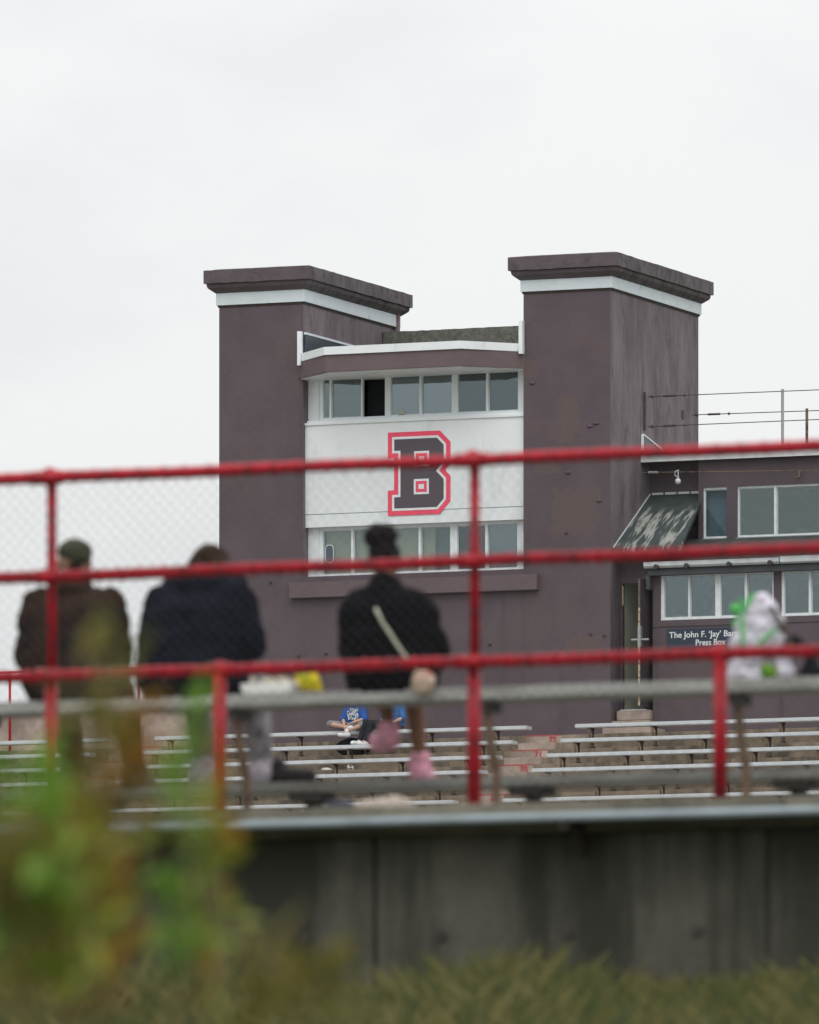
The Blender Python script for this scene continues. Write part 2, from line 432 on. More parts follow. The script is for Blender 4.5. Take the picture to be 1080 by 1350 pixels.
for sec, (x0, Lb) in sections.items():
    proto = None
    for k in range(6):
        num = 72 - k
        lab = {'right': 'long aluminium bench right of the numbered stairs, %s row' % names[k],
               'left': 'long aluminium bench between the two stair aisles, %s row' % names[k],
               'far': 'aluminium bench left of the plain stair aisle, %s row' % names[k]}[sec]
        loc = (x0, seat_y - RUN*k, zoff - RISE*k)
        if proto is None:
            proto = bench_thing(Lb, lab, g_b, 1.46 if sec != 'right' else 1.38, .30); proto.location = loc
        else: dup(proto, loc, lab, g_b)
# brackets stand on the treads: tread height under row k
# ------------------------------------------------------------------ the tower
D = 5.15
XA0, XA1 = X(289, Y0), X(400, Y0); XB0, XB1 = X(690.3, Y0), X(805, Y0)
ZT = Z(805, 372, Y0)                                  # top of the shafts (inside the white band)
ZG = ZL - .02
tower = thing('tower_building', 'maroon painted twin tower building with white bay and letter B between its shafts', 'building', ((XA0+XB1)/2, Y0, ZL))
O = ORG[tower]
def rel(px, py): 
    v = at(px, py, Y0) - O; return v.x, v.z
pt = []
for (px, py, w_, h_) in ((752, 545, 13, 26), (748, 575, 10, 9), (757, 675, 32, 34), (722, 612, 18, 14), (698, 486, 12, 12), (770, 850, 25, 15)):
    x_, z_ = rel(px, py); pt.append((x_, z_, w_/59.2, h_/64))
m_maroon_right = maroon_front('maroon_paint_patched', pt)
def shaft(x0, x1, mfront):
    bm = BM(); v, fs = box(bm, x0, x1, Y0, Y0 + D, ZG, ZT)
    fs[3].material_index = 1
    return obj('shaft', bm, [mfront, m_side], tower)
shaft(XA0, XA1, m_maroon); shaft(XB0, XB1, m_maroon_right)
# small render bumps and stubs on the right shaft
def bumpstub(px, py):
    p = at(px, py, Y0); bm = BM(); ell(bm, (p.x, Y0, p.z), (.07, .035, .035), 8)
    obj('render_bump', bm, m_maroon, tower, smooth=True)
for q in ((786, 558), (790, 660), (778, 562), (749, 623), (702, 505)): bumpstub(*q)
# small old bolt holes
for q in ((779, 836), (797, 838), (747, 703), (357, 768), (394, 865), (430, 862), (646, 850), (560, 905)):
    p = at(*q, Y0); obj('bolt_stub', bbox(p.x-.03, p.x+.03, Y0-.03, Y0+.01, p.z-.015, p.z+.015), m_darksteel, tower)

def ring_profile(x0, x1, y0, y1, prof, jit=0.0, seg=1):
    """a moulding round a rectangle: prof = [(offset, z)...] bottom to top, closed on top"""
    bm = BM(); loops = []
    for (o, z) in prof:
        c = [(x0-o, y0-o), (x1+o, y0-o), (x1+o, y1+o), (x0-o, y1+o)]; lp = []
        for i in range(4):
            a, b = Vector(c[i]), Vector(c[(i+1) % 4])
            for s in range(seg):
                q = a.lerp(b, s/seg)
                j = random.uniform(-jit, jit) if s else 0
                lp.append(bm.verts.new((q.x, q.y + j*.3, z + j)))
        loops.append(lp)
    n = len(loops[0])
    for a, b in zip(loops, loops[1:]):
        for i in range(n):
            f = bm.faces.new([a[i], a[(i+1) % n], b[(i+1) % n], b[i]])
            f.material_index = 1 if (i // seg) == 1 else 0
    bm.faces.new(loops[-1]); bm.faces.new(loops[0][::-1])
    return bm
def cornice(x0, x1, px, pyband_top, pyband_bot, dz=0):
    y0, y1 = Y0, Y0 + D
    zb0 = Z(px, pyband_bot, Y0); zb1 = Z(px, pyband_top, Y0)
    # white band, a little proud of the wall
    bm = ring_profile(x0, x1, y0, y1, [(.05, zb0), (.05, zb1)])
    obj('white_band', bm, [m_band, m_band], tower)
    # dark bead under the band, its shadow line put in as colour
    obj('band_shadow_bead', ring_profile(x0, x1, y0, y1, [(.015, zb0-.045), (.03, zb0-.003)]), [m_darksteel, m_darksteel], tower)
    zc0 = zb1 + .001; 
    bm = ring_profile(x0, x1, y0, y1, [(.06, zc0), (.10, zc0+.03), (.15, zc0+.07), (.185, zc0+.10), (.20, zc0+.145), (.20, zc0+.175)], .004, 12)
    obj('cornice_cove', bm, [m_cornice, m_cornice_side], tower)
    bm = ring_profile(x0, x1, y0, y1, [(.195, zc0+.1752), (.195, zc0+.185), (.25, zc0+.19), (.25, zc0+.462), (.20, zc0+.475)], .007, 22)
    obj('cornice_slab', bm, [m_cornice, m_cornice_side], tower)
cornice(XB0, XB1, 805, 364.3, 379.3)
cornice(XA0, XA1, 400, 381.6, 397.5)

# --- central bay
YR = Y0 + .30                                        # plane of windows
YP = Y0 + .10                                        # plane of the white panel
zsill_up = Z(550, 552, YR); ztop_up = Z(550, 491, YR)
zp0 = Z(550, 690, YP); zp1 = Z(550, 555, YP)
ztop_lo = Z(550, 689.5, YR); zbot_lo = Z(550, 757, YR)
BXL, BXR = XA1 + .002, XB0 - .002
# wall below the windows
bm = bbox(BXL, BXR, Y0, Y0 + .4, ZG, zbot_lo - .0)
obj('lower_wall', bm, m_maroon, tower)
# ledge
bm = bbox(X(381, Y0-.14), X(708, Y0-.14), Y0 - .14, Y0 - .002, Z(550, 783, Y0-.14), Z(550, 762, Y0-.14)); bevel(bm, .01)
obj('window_ledge', bm, m_trimbrown, tower)
# white panel between the two window bands: two boards with a joint
zj = Z(550, 673, YP)
obj('white_panel', bbox(BXL, BXR, YP, YP + .3, zj + .008, zp1), m_white, tower)
obj('white_panel', bbox(BXL, BXR, YP + .01, YP + .3, zp0, zj - .008), m_white, tower)
obj('joint_strip', bbox(BXL, BXR, YP + .03, YP + .28, zj - .008, zj + .008), m_greymetal, tower)
obj('panel_cap', bbox(BXL, BXR, YP - .035, YP + .28, zp1 + .002, zp1 + .05), m_white, tower)
obj('panel_cap', bbox(BXL + .02, BXR - .02, YP + .04, YP + .28, zp1 + .052, zp1 + .10), m_white, tower)
# head above the upper windows
zhead = ztop_up
obj('window_head', bbox(BXL, BXR, YR - .06, YR + .25, zhead, Z(430, 490, Y0 - 1.0) + .055), m_white, tower)

def window(parent, x0, x1, z0, z1, yf, panes, frame=.06, dep=.10, mat=m_white, name='window', gls=m_glass):
    """one window: a frame mesh with mullions, its panes as children. panes = [(xa, xb, material or None)]"""
    bm = BM()
    box(bm, x0, x1, yf, yf + dep, z0, z0 + frame); box(bm, x0, x1, yf, yf + dep, z1 - frame, z1)
    edges = [x0] + [v for p in panes for v in p[:2]] + [x1]
    for i in range(0, len(edges), 2):
        a, b = edges[i], edges[i+1]
        if b - a > .003: box(bm, a, b, yf + .002, yf + dep - .002, z0 + frame - .001, z1 - frame + .001)
    fr = obj(name, bm, mat, parent)
    for j, (xa, xb, g) in enumerate(panes):
        if g is None: continue
        if g is m_glass: g = random.choice((m_glass, m_glass_pale, m_glass_dark))
        yy = yf + (.045 if j % 2 == 0 else .065)
        # slim sash round the pane
        s = .018
        bm = BM()
        box(bm, xa, xb, yy - .015, yy + .015, z0 + frame, z0 + frame + s); box(bm, xa, xb, yy - .015, yy + .015, z1 - frame - s, z1 - frame)
        box(bm, xa, xa + s, yy - .014, yy + .014, z0 + frame + s, z1 - frame - s); box(bm, xb - s, xb, yy - .014, yy + .014, z0 + frame + s, z1 - frame - s)
        obj('sash', bm, m_greymetal, fr)
        obj('pane', bbox(xa + s, xb - s, yy - .003, yy + .003, z0 + frame + s, z1 - frame - s), g, fr)
    return fr
def room(parent, x0, x1, y0, y1, z0, z1, m):
    bm = BM(); v, fs = box(bm, x0, x1, y0, y1, z0, z1)
    bmesh.ops.delete(bm, geom=[fs[2]], context='FACES')
    return obj('room', bm, m, parent)
xx = lambda px: X(px, YR)
jw = Z(550, 0, YR)
# jambs
for (a, b, z0_, z1_) in ((BXL, xx(421), zp1+.1, zhead), (xx(685), BXR, zp1+.1, zhead), (BXL, xx(421), zbot_lo, zp0), (xx(685), BXR, zbot_lo, zp0)):
    obj('jamb', bbox(a, b, YR - .04, YR + .2, z0_, z1_), m_white, tower)
UZ0, UZ1 = zp1 + .10, zhead
LZ0, LZ1 = zbot_lo, zp0
wu = window(tower, xx(421), xx(510), UZ0, UZ1, YR, [(xx(426), xx(434.5), m_glass), (xx(437), xx(476), m_glass), (xx(478), xx(507.5), None)])
window(tower, xx(510)+.002, xx(599), UZ0, UZ1, YR, [(xx(515), xx(553), m_glass), (xx(556), xx(595.5), m_glass)])
window(tower, xx(599)+.002, xx(685), UZ0, UZ1, YR, [(xx(603.5), xx(641), m_glass), (xx(644), xx(683), m_glass)])
wl = window(tower, xx(421), xx(510), LZ0, LZ1, YR, [(xx(426), xx(463), m_glass_clear), (xx(466), xx(507), m_glass_clear)])
window(tower, xx(510)+.002, xx(598), LZ0, LZ1, YR, [(xx(514), xx(552), m_glass_clear), (xx(555), xx(593.5), m_glass_clear)])
window(tower, xx(598)+.002, xx(685), LZ0, LZ1, YR, [(xx(603), xx(640), m_glass), (xx(643), xx(682), m_glass)])
room(tower, BXL+.01, BXR-.01, YR + .12, Y0 + 4.2, UZ0 - .9, UZ1 + .25, m_room)
room(tower, BXL+.01, BXR-.01, YR + .12, Y0 + 4.2, LZ0 - .9, LZ1 + .3, m_room)
obj('blind', bbox(xx(438), xx(463), YR + .22, YR + .24, UZ0, UZ0 + .55), m_blind, tower)
obj('dark_opening_sheet', bbox(xx(476), xx(511), YR + .35, YR + .40, UZ0 - .3, UZ1 + .2), m_dark, tower)  # dark sheet standing in for the unlit room behind the open sash
obj('curtain', bbox(xx(464), xx(475), YR + .16, YR + .19, UZ0, UZ1), m_blind, tower)
for (a, b, m_) in ((427, 462, m_blind), (466, 507, m_blind), (514, 553, m_blind), (555, 571, m_blind), (603, 612, m_blind)):
    obj('blind', bbox(xx(a), xx(b), YR + .14, YR + .16, LZ0 + .05, LZ1 - .02), m_, tower)
for (a, b) in ((571, 592), (614, 682)):
    obj('blue_curtain', bbox(xx(a), xx(b), YR + .22, YR + .24, LZ0 + .05, LZ1 - .02), m_bluecurtain, tower)
# dark curved strips at the heads of four upper panes
for (a, b) in ((515, 553), (556, 595), (604, 641), (644, 683)):
    n = 10; bm = BM(); za = UZ1 - .055
    pts = [(xx(a)+.02, za), ] + [(xx(a)+.02 + (xx(b)-xx(a)-.04)*i/n, za - .05 - .07*math.sin(math.pi*i/n) * (1 if a in (556, 644) else .35)) for i in range(n+1)] + [(xx(b)-.02, za)]
    prism(bm, pts, 'y', YR + .09, YR + .10); obj('dark_head_strip', bm, m_dark, tower)
# small card and oval sticker in the windows
obj('window_card', bbox(xx(525), xx(533), YR + .03, YR + .036, UZ0 + .065, UZ0 + .15), m_blind, tower)
pc = at(434, 730, YR)
for (rx, rz, yy, m_) in ((.10, .19, .018, m_white), (.082, .172, .012, m_bluecurtain)):
    bm = BM(); prism(bm, [(pc.x + rx*math.copysign(abs(math.cos(a))**.55, math.cos(a)), pc.z + rz*math.copysign(abs(math.sin(a))**.55, math.sin(a))) for a in [2*math.pi*i/28 for i in range(28)]], 'y', YR + yy, YR + yy + .005)
    obj('oval_sticker', bm, m_, wl)

# --- projecting canopy over the bay
yc = Y0 - 1.0
cxl, cxr = X(394, Y0), X(690, Y0) + .03
zf0, zf1, zf2 = Z(430, 490, yc), Z(430, 468, yc), Z(430, 457.5, yc)
def bay(o, dx=0): return [(cxl - dx, Y0 - .004), (cxl + 1.02 - o*.4, yc - o), (cxr - 1.02 + o*.4, yc - o), (cxr + dx, Y0 - .004)]
inner = [(BXR - .01, Y0 - .003), (BXR - .01, Y0 + 4.6), (BXL + .01, Y0 + 4.6), (BXL + .01, Y0 - .003)]
bm = BM(); prism(bm, bay(0), 'z', zf0, zf1); obj('canopy_fascia', bm, m_trimbrown, tower)
bm = BM(); prism(bm, bay(.035, .0), 'z', zf1 + .001, zf2); obj('canopy_cap', bm, m_white, tower)
bm = BM(); prism(bm, [(a + (.05 if i < 2 else -.05), b + (.06 if 0 < i < 3 else 0)) for i, (a, b) in enumerate(bay(0))], 'z', zf0 - .02, zf0 - .002); obj('canopy_soffit', bm, m_white, tower)
obj('soffit_return', bbox(BXL, BXR, Y0 - .002, YR + .3, zf0 - .022, zf0 + .05), m_white, tower)
obj('bay_roof', bbox(BXL, BXR, Y0 + .0, Y0 + 4.5, zf0 + .06, zf1), m_moss, tower)
# roof side panels against the shafts and their white posts
zpost = Z(397, 437, Y0 - .1)
obj('roof_side_panel', bbox(XA1 + .012, XA1 + .05, Y0 + .02, Y0 + 3.4, zf1, zpost - .05), m_panelglass, tower)
obj('panel_rail', bbox(XA1 + .004, XA1 + .06, Y0 + .02, Y0 + 3.4, zpost - .05, zpost - .005), m_band, tower)
obj('white_post', bbox(cxl + .03, cxl + .105, Y0 - .16, Y0 - .04, zf2 - .25, zpost), m_white, tower)
zpost2 = Z(690, 423, Y0 - .1)
obj('white_post', bbox(cxr - .07, cxr + .012, Y0 - .16, Y0 - .04, zf2 - .22, zpost2), m_white, tower)
obj('roof_side_panel', bbox(XB0 - .05, XB0 - .012, Y0 + .02, Y0 + 3.4, zf1, zpost2 - .05), m_panelglass, tower)
# mossy rear parapet and the downpipe
ypar = Y0 + 4.3
bm = bbox(X(505, ypar), X(689, ypar) + .0, ypar, ypar + .25, zf1 - .2, Z(600, 433.5, ypar))
bmesh.ops.subdivide_edges(bm, edges=[e for e in bm.edges if abs(e.verts[0].co.x - e.verts[1].co.x) > 1], cuts=24)
for v in bm.verts:
    if v.co.z > zf1: v.co.z += random.uniform(-.006, .006)
obj('rear_parapet', bm, m_moss, tower)
ypi = Y0 + D - .12
bm = BM(); tube(bm, (X(523, ypi), ypi, zf1 - .1), (X(523, ypi), ypi, Z(523, 407, ypi)), .075, n=14)
dp = obj('downpipe', bm, m_trimbrown, tower, smooth=True)
obj('pipe_clip', bbox(X(523, ypi) - .16, X(523, ypi) - .06, ypi - .03, ypi + .03, Z(523, 440, ypi), Z(523, 434, ypi)), m_moss, tower)

# --- the letter: outline, white border, charcoal body, counters
bx0, bx1 = X(511.6, YP), X(594.1, YP); bz1, bz0 = Z(552, 568.7+0, YP), Z(552, 680.6-2, YP)
base = [(0,0),(.83,0),(1,.138),(1,.40),(.915,.478),(1,.548),(1,.852),(.83,1),(0,1),(0,.695),(.10,.695),(.10,.308),(0,.308)]
bw, bh = bx1 - bx0, bz1 - bz0
poly = [Vector((bx0 + u*bw, bz1 - v*bh)) for u, v in base]
def inset(poly, d):
    n = len(poly); res = []
    for i in range(n):
        a, b, c = poly[i-1], poly[i], poly[(i+1) % n]
        e1 = (b - a).normalized(); e2 = (c - b).normalized()
        n1 = Vector((e1.y, -e1.x)); n2 = Vector((e2.y, -e2.x))
        k = n1 + n2; k = k / (k.length_squared / 2)
        res.append(b + k * d)
    return res
def slab(poly, y0, y1):
    bm = BM(); prism(bm, [(p.x, p.y) for p in poly], 'y', y0, y1); return bm
em = obj('letter_outline', slab(poly, YP - .008, YP - .001), m_red, tower, label='red outline of the letter B')
obj('letter_border', slab(inset(poly, .098), YP - .013, YP - .0085), m_white, em, label='white border of the letter B')
obj('letter_body', slab(inset(poly, .148), YP - .018, YP - .0135), m_letter, em, label='charcoal body of the letter B')
for (u0, u1, v0, v1) in ((.425, .665, .238, .418), (.420, .660, .572, .755)):
    r_ = [(bx0 + u0*bw, bz1 - v1*bh), (bx0 + u1*bw, bz1 - v1*bh), (bx0 + u1*bw, bz1 - v0*bh), (bx0 + u0*bw, bz1 - v0*bh)]
    q = [Vector(p) for p in r_][::-1]
    for (d, m_, y_) in ((0, m_white, .0225), (.045, m_red, .0265), (.108, m_white, .0305)):
        obj('letter_counter', slab(inset(q, d), YP - y_, YP - y_ + .0035), m_, em)

# ------------------------------------------------------------------ the press box wing
XW = XB1 + .004
px0 = XW + .82; px1 = XW + 10.5; up0 = X(921, Y0 + 1.9)
YWL = Y0 + .30; YWU = Y0 + 1.90; YG = Y0 + .06
box_ = thing('press_box_building', 'low maroon press box with two window rows, adjoining the right shaft', 'building', ((px0+px1)/2, YWL, ZL))
zeave = Z(960, 752, YWL); zwl0 = Z(960, 815, YWL); zwl1 = Z(960, 753.5, YWL)
wx = lambda p: X(p, YWL); ux = lambda p: X(p, YWU)
obj('lower_wall', bbox(px0, px1, YWL, YWL + .2, ZG, zwl0), m_maroon, box_)
zlt = zwl1 + .12
for (a, b) in ((px0, wx(871)), (wx(1020), wx(1030)), (wx(1160), px1)):
    obj('pier', bbox(a, b, YWL + .001, YWL + .2, zwl0, zlt), m_maroon, box_)
obj('lower_head', bbox(px0, px1, YWL, YWL + .2, zwl1, zlt + .12), m_slate, box_)
# panel joints and sill bead on the lower wall
obj('sill_bead', bbox(px0 + .0, px1, YWL - .02, YWL - .002, zwl0 - .13, zwl0 - .10), m_maroon, box_)
for p_ in (866, 938, 1029): obj('batten', bbox(wx(p_), wx(p_) + .035, YWL - .014, YWL - .002, ZL, zwl0 - .135), m_maroon, box_)
lw1 = window(box_, wx(871), wx(1020), zwl0, zwl1, YWL + .03, [(wx(875), wx(907), m_glass_wing), (wx(909), wx(942.5), m_glass_wing), (wx(949.5), wx(981.5), m_glass_wing), (wx(984.5), wx(1018), m_glass_wing)], .05)
lw2 = window(box_, wx(1030), wx(1160), zwl0, zwl1, YWL + .03, [(wx(1033.5), wx(1066), m_glass_wing), (wx(1069), wx(1100), m_glass_wing), (wx(1108), wx(1155), m_glass_wing)], .05)
room(box_, px0 + .02, px1, YWL + .21, YWL + 4.5, ZL + .1, zwl1 + .35, m_room)
obj('interior_board', bbox(wx(918), wx(1015), YWL + 1.6, YWL + 1.7, Z(960, 787, YWL+1.6), Z(960, 764, YWL+1.6)), m_trimbrown, box_)
obj('interior_cabinet', bbox(wx(917), wx(927), YWL + 1.0, YWL + 1.3, ZL+.1, Z(960, 787, YWL+1)), m_blind, box_)
for (pa, pb, dy, z0_, z1_, m_) in ((884, 898, 1.4, 815, 793, m_dark), (957, 975, .9, 815, 800, m_slate), (1040, 1058, 1.2, 815, 790, m_dark), (876, 890, .5, 815, 806, m_blind)):
    obj('desk_equipment', bbox(wx(pa), wx(pb), YWL + dy, YWL + dy + .2, Z(960, z0_, YWL) - .2, Z(960, z1_, YWL)), m_, box_)
# lower roof and gutter
zr0 = Z(960, 741, YG); zr1 = Z(960, 709, YWU - .02)
bm = BM(); prism(bm, [(YG, zr0 - .10), (YG, zr0), (YWU - .003, zr1), (YWU - .003, zr1 - .12)], 'x', X(850, YG), px1); obj('lower_roof', bm, m_shed, box_)
zg1 = Z(960, 737.5, YG - .05); zg0 = Z(960, 745.5, YG - .05)
bm = BM(); prism(bm, [(YG - .11, zg1), (YG - .105, zg0 + .04), (YG - .06, zg0), (YG - .003, zg0), (YG - .003, zg1)], 'x', X(851, YG), X(1029, YG)); obj('gutter', bm, m_greymetal, box_)
bm = BM(); prism(bm, [(YG - .115, zg1 + .02), (YG - .11, zg0 + .03), (YG - .06, zg0), (YG - .003, zg0), (YG - .003, zg1 + .02)], 'x', X(1031, YG), px1); obj('gutter', bm, m_greymetal, box_)
for p_ in (868, 908, 964, 1018): 
    bm = BM(); tube(bm, (X(p_, YG), YG - .16, zg0 + .02), (X(p_, YG), YG - .06, zg0 + .02), .05, n=10); obj('gutter_clip', bm, m_darksteel, box_)
obj('eave_board', bbox(X(854, YG), px1, YG + .02, YWL - .003, zg0 - .14, zg0 + .02), m_slate, box_)
obj('gutter_bracket', bbox(px0 - .09, px0 - .003, YG + .05, YWL, zg0 - .42, zg0 - .13), m_slate, box_)
# upper wall and windows
zu0 = Z(1000, 708.5, YWU); zu1 = Z(1000, 640, YWU); zrf0 = Z(960, 605, YWU - .13); zrf1 = Z(960, 595.5, YWU - .13)
obj('upper_wall', bbox(up0, px1, YWU, YWU + .2, zu1, zrf0 + .02), m_maroon, box_)
obj('upper_wall', bbox(up0, px1, YWU + .001, YWU + .2, zr1 - .5, zu0), m_maroon, box_)
for (a, b) in ((up0, ux(927)), (ux(958.5), ux(972)), (ux(1150), px1)):
    obj('pier', bbox(a, b, YWU, YWU + .2, zu0, zu1), m_maroon, box_)
window(box_, ux(927), ux(958.5), zu0, zu1, YWU + .04, [(ux(928.5), ux(958), m_glass_dull)], .045, .1, m_white, 'window', m_glass_clear)
window(box_, ux(972), ux(1150), zu0, zu1, YWU + .04, [(ux(973.5), ux(1020), m_glass_clear), (ux(1023), ux(1080), m_glass_clear), (ux(1084), ux(1148), m_glass_clear)], .045, .1, m_white, 'window', m_glass_clear)
for (a, b) in ((927, 957.5), (971, 1152)): obj('window_sill', bbox(ux(a), ux(b), YWU - .05, YWU - .003, zu0 - .06, zu0 - .0), m_white, box_)
room(box_, up0 + .02, px1, YWU + .21, YWU + 3.5, zu0 - .9, zu1 + .25, m_room)
obj('blind', bbox(ux(926), ux(961), YWU + .24, YWU + .26, zu0 - .1, zu1 + .1), M('grey_blue_blind', (.60, .66, .70), .8, .05, 2), box_)
obj('interior_frame', bbox(ux(1040), ux(1078), YWU + .5, YWU + .55, zu0 - .3, Z(1050, 694, YWU)), m_slate, box_)
# roof slab with white edge
obj('upper_roof', bbox(XW, px1, YWU - .128, YWU + 3.8, zrf0 + .022, zrf1 - .01), m_moss, box_)
obj('white_roof_edge', bbox(XW + .003, px1, YWU - .17, YWU - .129, zrf0, zrf1), m_white, box_)
# triangular side panel on the roof against the shaft
zt_ = Z(848, 572, YWU - .13)
bm = BM(); prism(bm, [(YWU - .10, zrf1), (YWU - .10, zt_ - .02), (YWU + 1.75, zrf1 + .05), (YWU + 1.75, zrf1)], 'x', XW + .01, XW + .04); obj('roof_side_panel', bm, m_panelglass, box_)
bm = BM(); prism(bm, [(YWU - .12, zt_ - .03), (YWU - .12, zt_ + .0), (YWU + 1.78, zrf1 + .085), (YWU + 1.78, zrf1 + .052)], 'x', XW + .004, XW + .055); obj('panel_rail', bm, m_white, box_)
obj('white_post', bbox(XW + .004, XW + .05, YWU - .16, YWU - .121, zrf1, zt_ - .02), m_white, box_)
# alcove between shaft and press box: back wall, door wall, door, awning
ytop = Y0 + 2.26
zaw1 = Z(890, 652, ytop); YAB = Y0 + .10; zaw0 = Z(812, 723, YAB)
AW_Z0, AW_Z1 = (zaw0 + (zaw1 - zaw0)*.62) - ZL, (zaw0 + (zaw1 - zaw0)*.74) - ZL
obj('alcove_wall', bbox(XW, up0 - .003, ytop, ytop + .15, ZG, zrf0 + .02), m_maroon, box_)
bm = BM()
c = [(XW + .003, ytop - .005, zaw1), (up0 - .003, ytop - .005, zaw1), (up0 + .30, YAB, zaw0), (XW + .003, YAB, zaw0)]
A = [bm.verts.new(p) for p in c]; B = [bm.verts.new((p[0], p[1], p[2] - .09)) for p in c]
bm.faces.new(A); bm.faces.new(B[::-1])
for i in range(4): bm.faces.new([A[i], A[(i+1) % 4], B[(i+1) % 4], B[i]])
obj('awning', bm, peeling(), box_, label='sloping dark awning with peeling pale paint')
for k in range(4):
    a = XW + .06 + k * .29
    obj('flashing_strip', bbox(a, a + .25, ytop - .03, ytop - .006, zaw1 + .003, zaw1 + .05), m_greymetal, box_)
bm = BM(); tube(bm, (XW + .02, YAB, zaw0 + .02), (XW + .02, ytop - .03, zaw1 + .02), .018, n=6); obj('awning_flashing', bm, m_greymetal, box_)
YD = Y0 + .60; zd1 = Z(835, 769, YD); zd0 = Z(835, 936, YD)
dx0, dx1 = XW + .03, XW + .70
obj('door_head', bbox(XW, px0 - .002, YD, YD + .12, zd1, zaw0 + .05), m_maroon, box_)
obj('door_threshold_wall', bbox(XW, px0 - .002, YD, YD + .12, ZG, zd0), m_maroon, box_)
obj('door_jamb', bbox(dx1, px0 - .002, YD + .001, YD + .12, zd0, zd1), m_maroon, box_)
obj('door_jamb', bbox(XW, dx0, YD + .001, YD + .12, zd0, zd1), m_maroon, box_)
obj('jamb_chip', bbox(dx0 - .002, dx0 + .025, YD - .012, YD - .001, zd1 - .45, zd1 - .05), m_cream, box_)
room(box_, XW + .003, px0 - .003, YD + .13, ytop - .01, zd0 - .02, zd1 + .05, m_greenwall)
obj('interior_crate', bbox(dx0 + .28, dx0 + .6, YD + .5, YD + .8, zd0 + .05, zd0 + .28), m_dark, box_)
obj('interior_crate', bbox(dx0 + .40, dx0 + .6, YD + .5, YD + .8, zd0 + .285, zd0 + .52), m_dark, box_)
lx = dx1 - .055
door = obj('door', bbox(lx, lx + .05, YD - .70, YD - .004, zd0 + .02, zd1 + .03), m_doorpaint, box_, label='dark door standing open')
nseg = 9; 
for k in range(nseg):
    if k == 0: za, zb = zd1 - .35, zd1 + .03
    h = (zd1 - zd0) / nseg
    obj('bare_edge', bbox(lx + .002, lx + .044, YD - .709, YD - .7005, zd0 + .03 + k*h, zd0 + .03 + (k + .93)*h), m_cream if k < 7 else m_trimbrown, door)
bm = BM(); zh = Z(846, 843, YD - .7)
box(bm, lx - .006, lx + .058, YD - .715, YD - .60, zh - .14, zh + .28)
tube(bm, (lx - .16, YD - .66, zh), (lx + .22, YD - .66, zh), .024, n=8)
tube(bm, (lx + .12, YD - .66, zh), (lx + .12, YD - .56, zh), .02, n=8)
obj('door_handle', bm, m_steel, door)
# steps to the door
st = thing('concrete_steps', 'three rough concrete steps leading up to the open door', 'steps', (XW + .4, YD - .6, ZL))
s0 = YD - .02
for (a, b, ya, zA, zB) in ((813, 857, .45, 950, 936.5), (806, 857, .75, 959, 950), (794, 858, 1.15, 975, 959)):
    yy = YD - ya
    bm = bbox(X(a, yy), X(b, yy) - .0, yy, s0 if ya > .5 else s0, ZL if zA == 975 else Z(830, zA, yy), Z(830, zB, yy)); bevel(bm, .015)
    s0 = s0 - .0
    obj('step', bm, m_step, st)
obj('threshold_plate', bbox(X(818, YD-.3), X(852, YD-.3), YD - .3, YD - .03, Z(830, 936.5, YD - .45) + .003, Z(830, 936.5, YD - .45) + .03), m_greymetal, st)
# the cables on the roof
rail = thing('cable_railing', 'thin steel cable railing with two posts on the press box roof', 'railing', (X(1032, YWU), YWU, zrf1))
yr0 = YWU + .05; yr1 = Y0 + 4.3
bm = bbox(XW - .0, XW + .03, yr0 - .035, yr0 + .035, Z(852, 567, yr0), Z(852, 517, yr0)); obj('wall_bar', bm, m_rope, rail)
def cable(pa, pb, Y, r=.010):
    a = at(*pa, Y); b = at(*pb, Y); b = a + (b - a) * 1.25
    b.z = Z(pb[0] + 40, pb[1] - 1.2, Y)
    bm = BM(); tube(bm, a, b, r, n=5); obj('cable', bm, m_rope, rail)
    d = (b - a).normalized()
    bm = BM(); tube(bm, a + d*.35, a + d*.62, r*2.4, n=6); obj('turnbuckle', bm, m_rope, rail)
    for q, r_ in ((.82, .03), (.1, .04)):
        bm = BM(); ell(bm, a + d*q, (r_,)*3, 6); obj('cable_clip', bm, m_rope, rail)
cable((854, 523), (1080, 513.5), yr0); cable((854, 562.5), (1080, 552.5), yr0); cable((913, 547), (1080, 541), yr1 - .1)
obj('wall_bar', bbox(XW, XW + .02, yr1 - .16, yr1 - .04, Z(913, 552, yr1), Z(913, 541, yr1)), m_rope, rail)
bm = BM(); tube(bm, (X(1032, yr0), yr0, zrf1 - .02), (X(1032, yr0), yr0, Z(1032, 513, yr0)), .032, n=8); obj('post', bm, m_steel, rail, label='pale rusty front post')
bm = BM(); tube(bm, (X(1064, yr1), yr1, zrf1 - .02), (X(1064, yr1), yr1, Z(1064, 538.5, yr1)), .032, n=8); obj('post', bm, m_rust, rail, label='brown rear post')
# cable under the eave with a lamp
yk = YWU - .25
cab = thing('wall_cable', 'rusty cable with a turnbuckle strung below the white roof edge', 'cable', (X(848, yk), yk, Z(848, 623, yk)))
bm = BM(); a = at(847, 623, yk); b = at(1090, 620, yk); tube(bm, a, b, .008, n=5); obj('cable', bm, m_rust, cab)
bm = BM(); tube(bm, at(855, 623, yk), at(868, 622.8, yk), .028, n=6); obj('turnbuckle', bm, m_steel, cab)
lamp = thing('bulb_lamp', 'small round white lamp on a curved bracket above the awning', 'lamp', at(893, 633, yk - .1))
bm = BM(); path(bm, [at(895, 620, yk), at(890, 622, yk - .06), at(890, 627, yk - .1), at(894, 629, yk - .1)], .014, 6); tube(bm, at(894, 621, yk), at(894.5, 629, yk - .08), .012, n=6); obj('bracket', bm, m_steel, lamp)
bm = BM(); p = at(894, 634.5, yk - .1); ell(bm, p, (.062, .062, .066), 16); obj('lamp_globe', bm, m_lampglass, lamp, smooth=True)
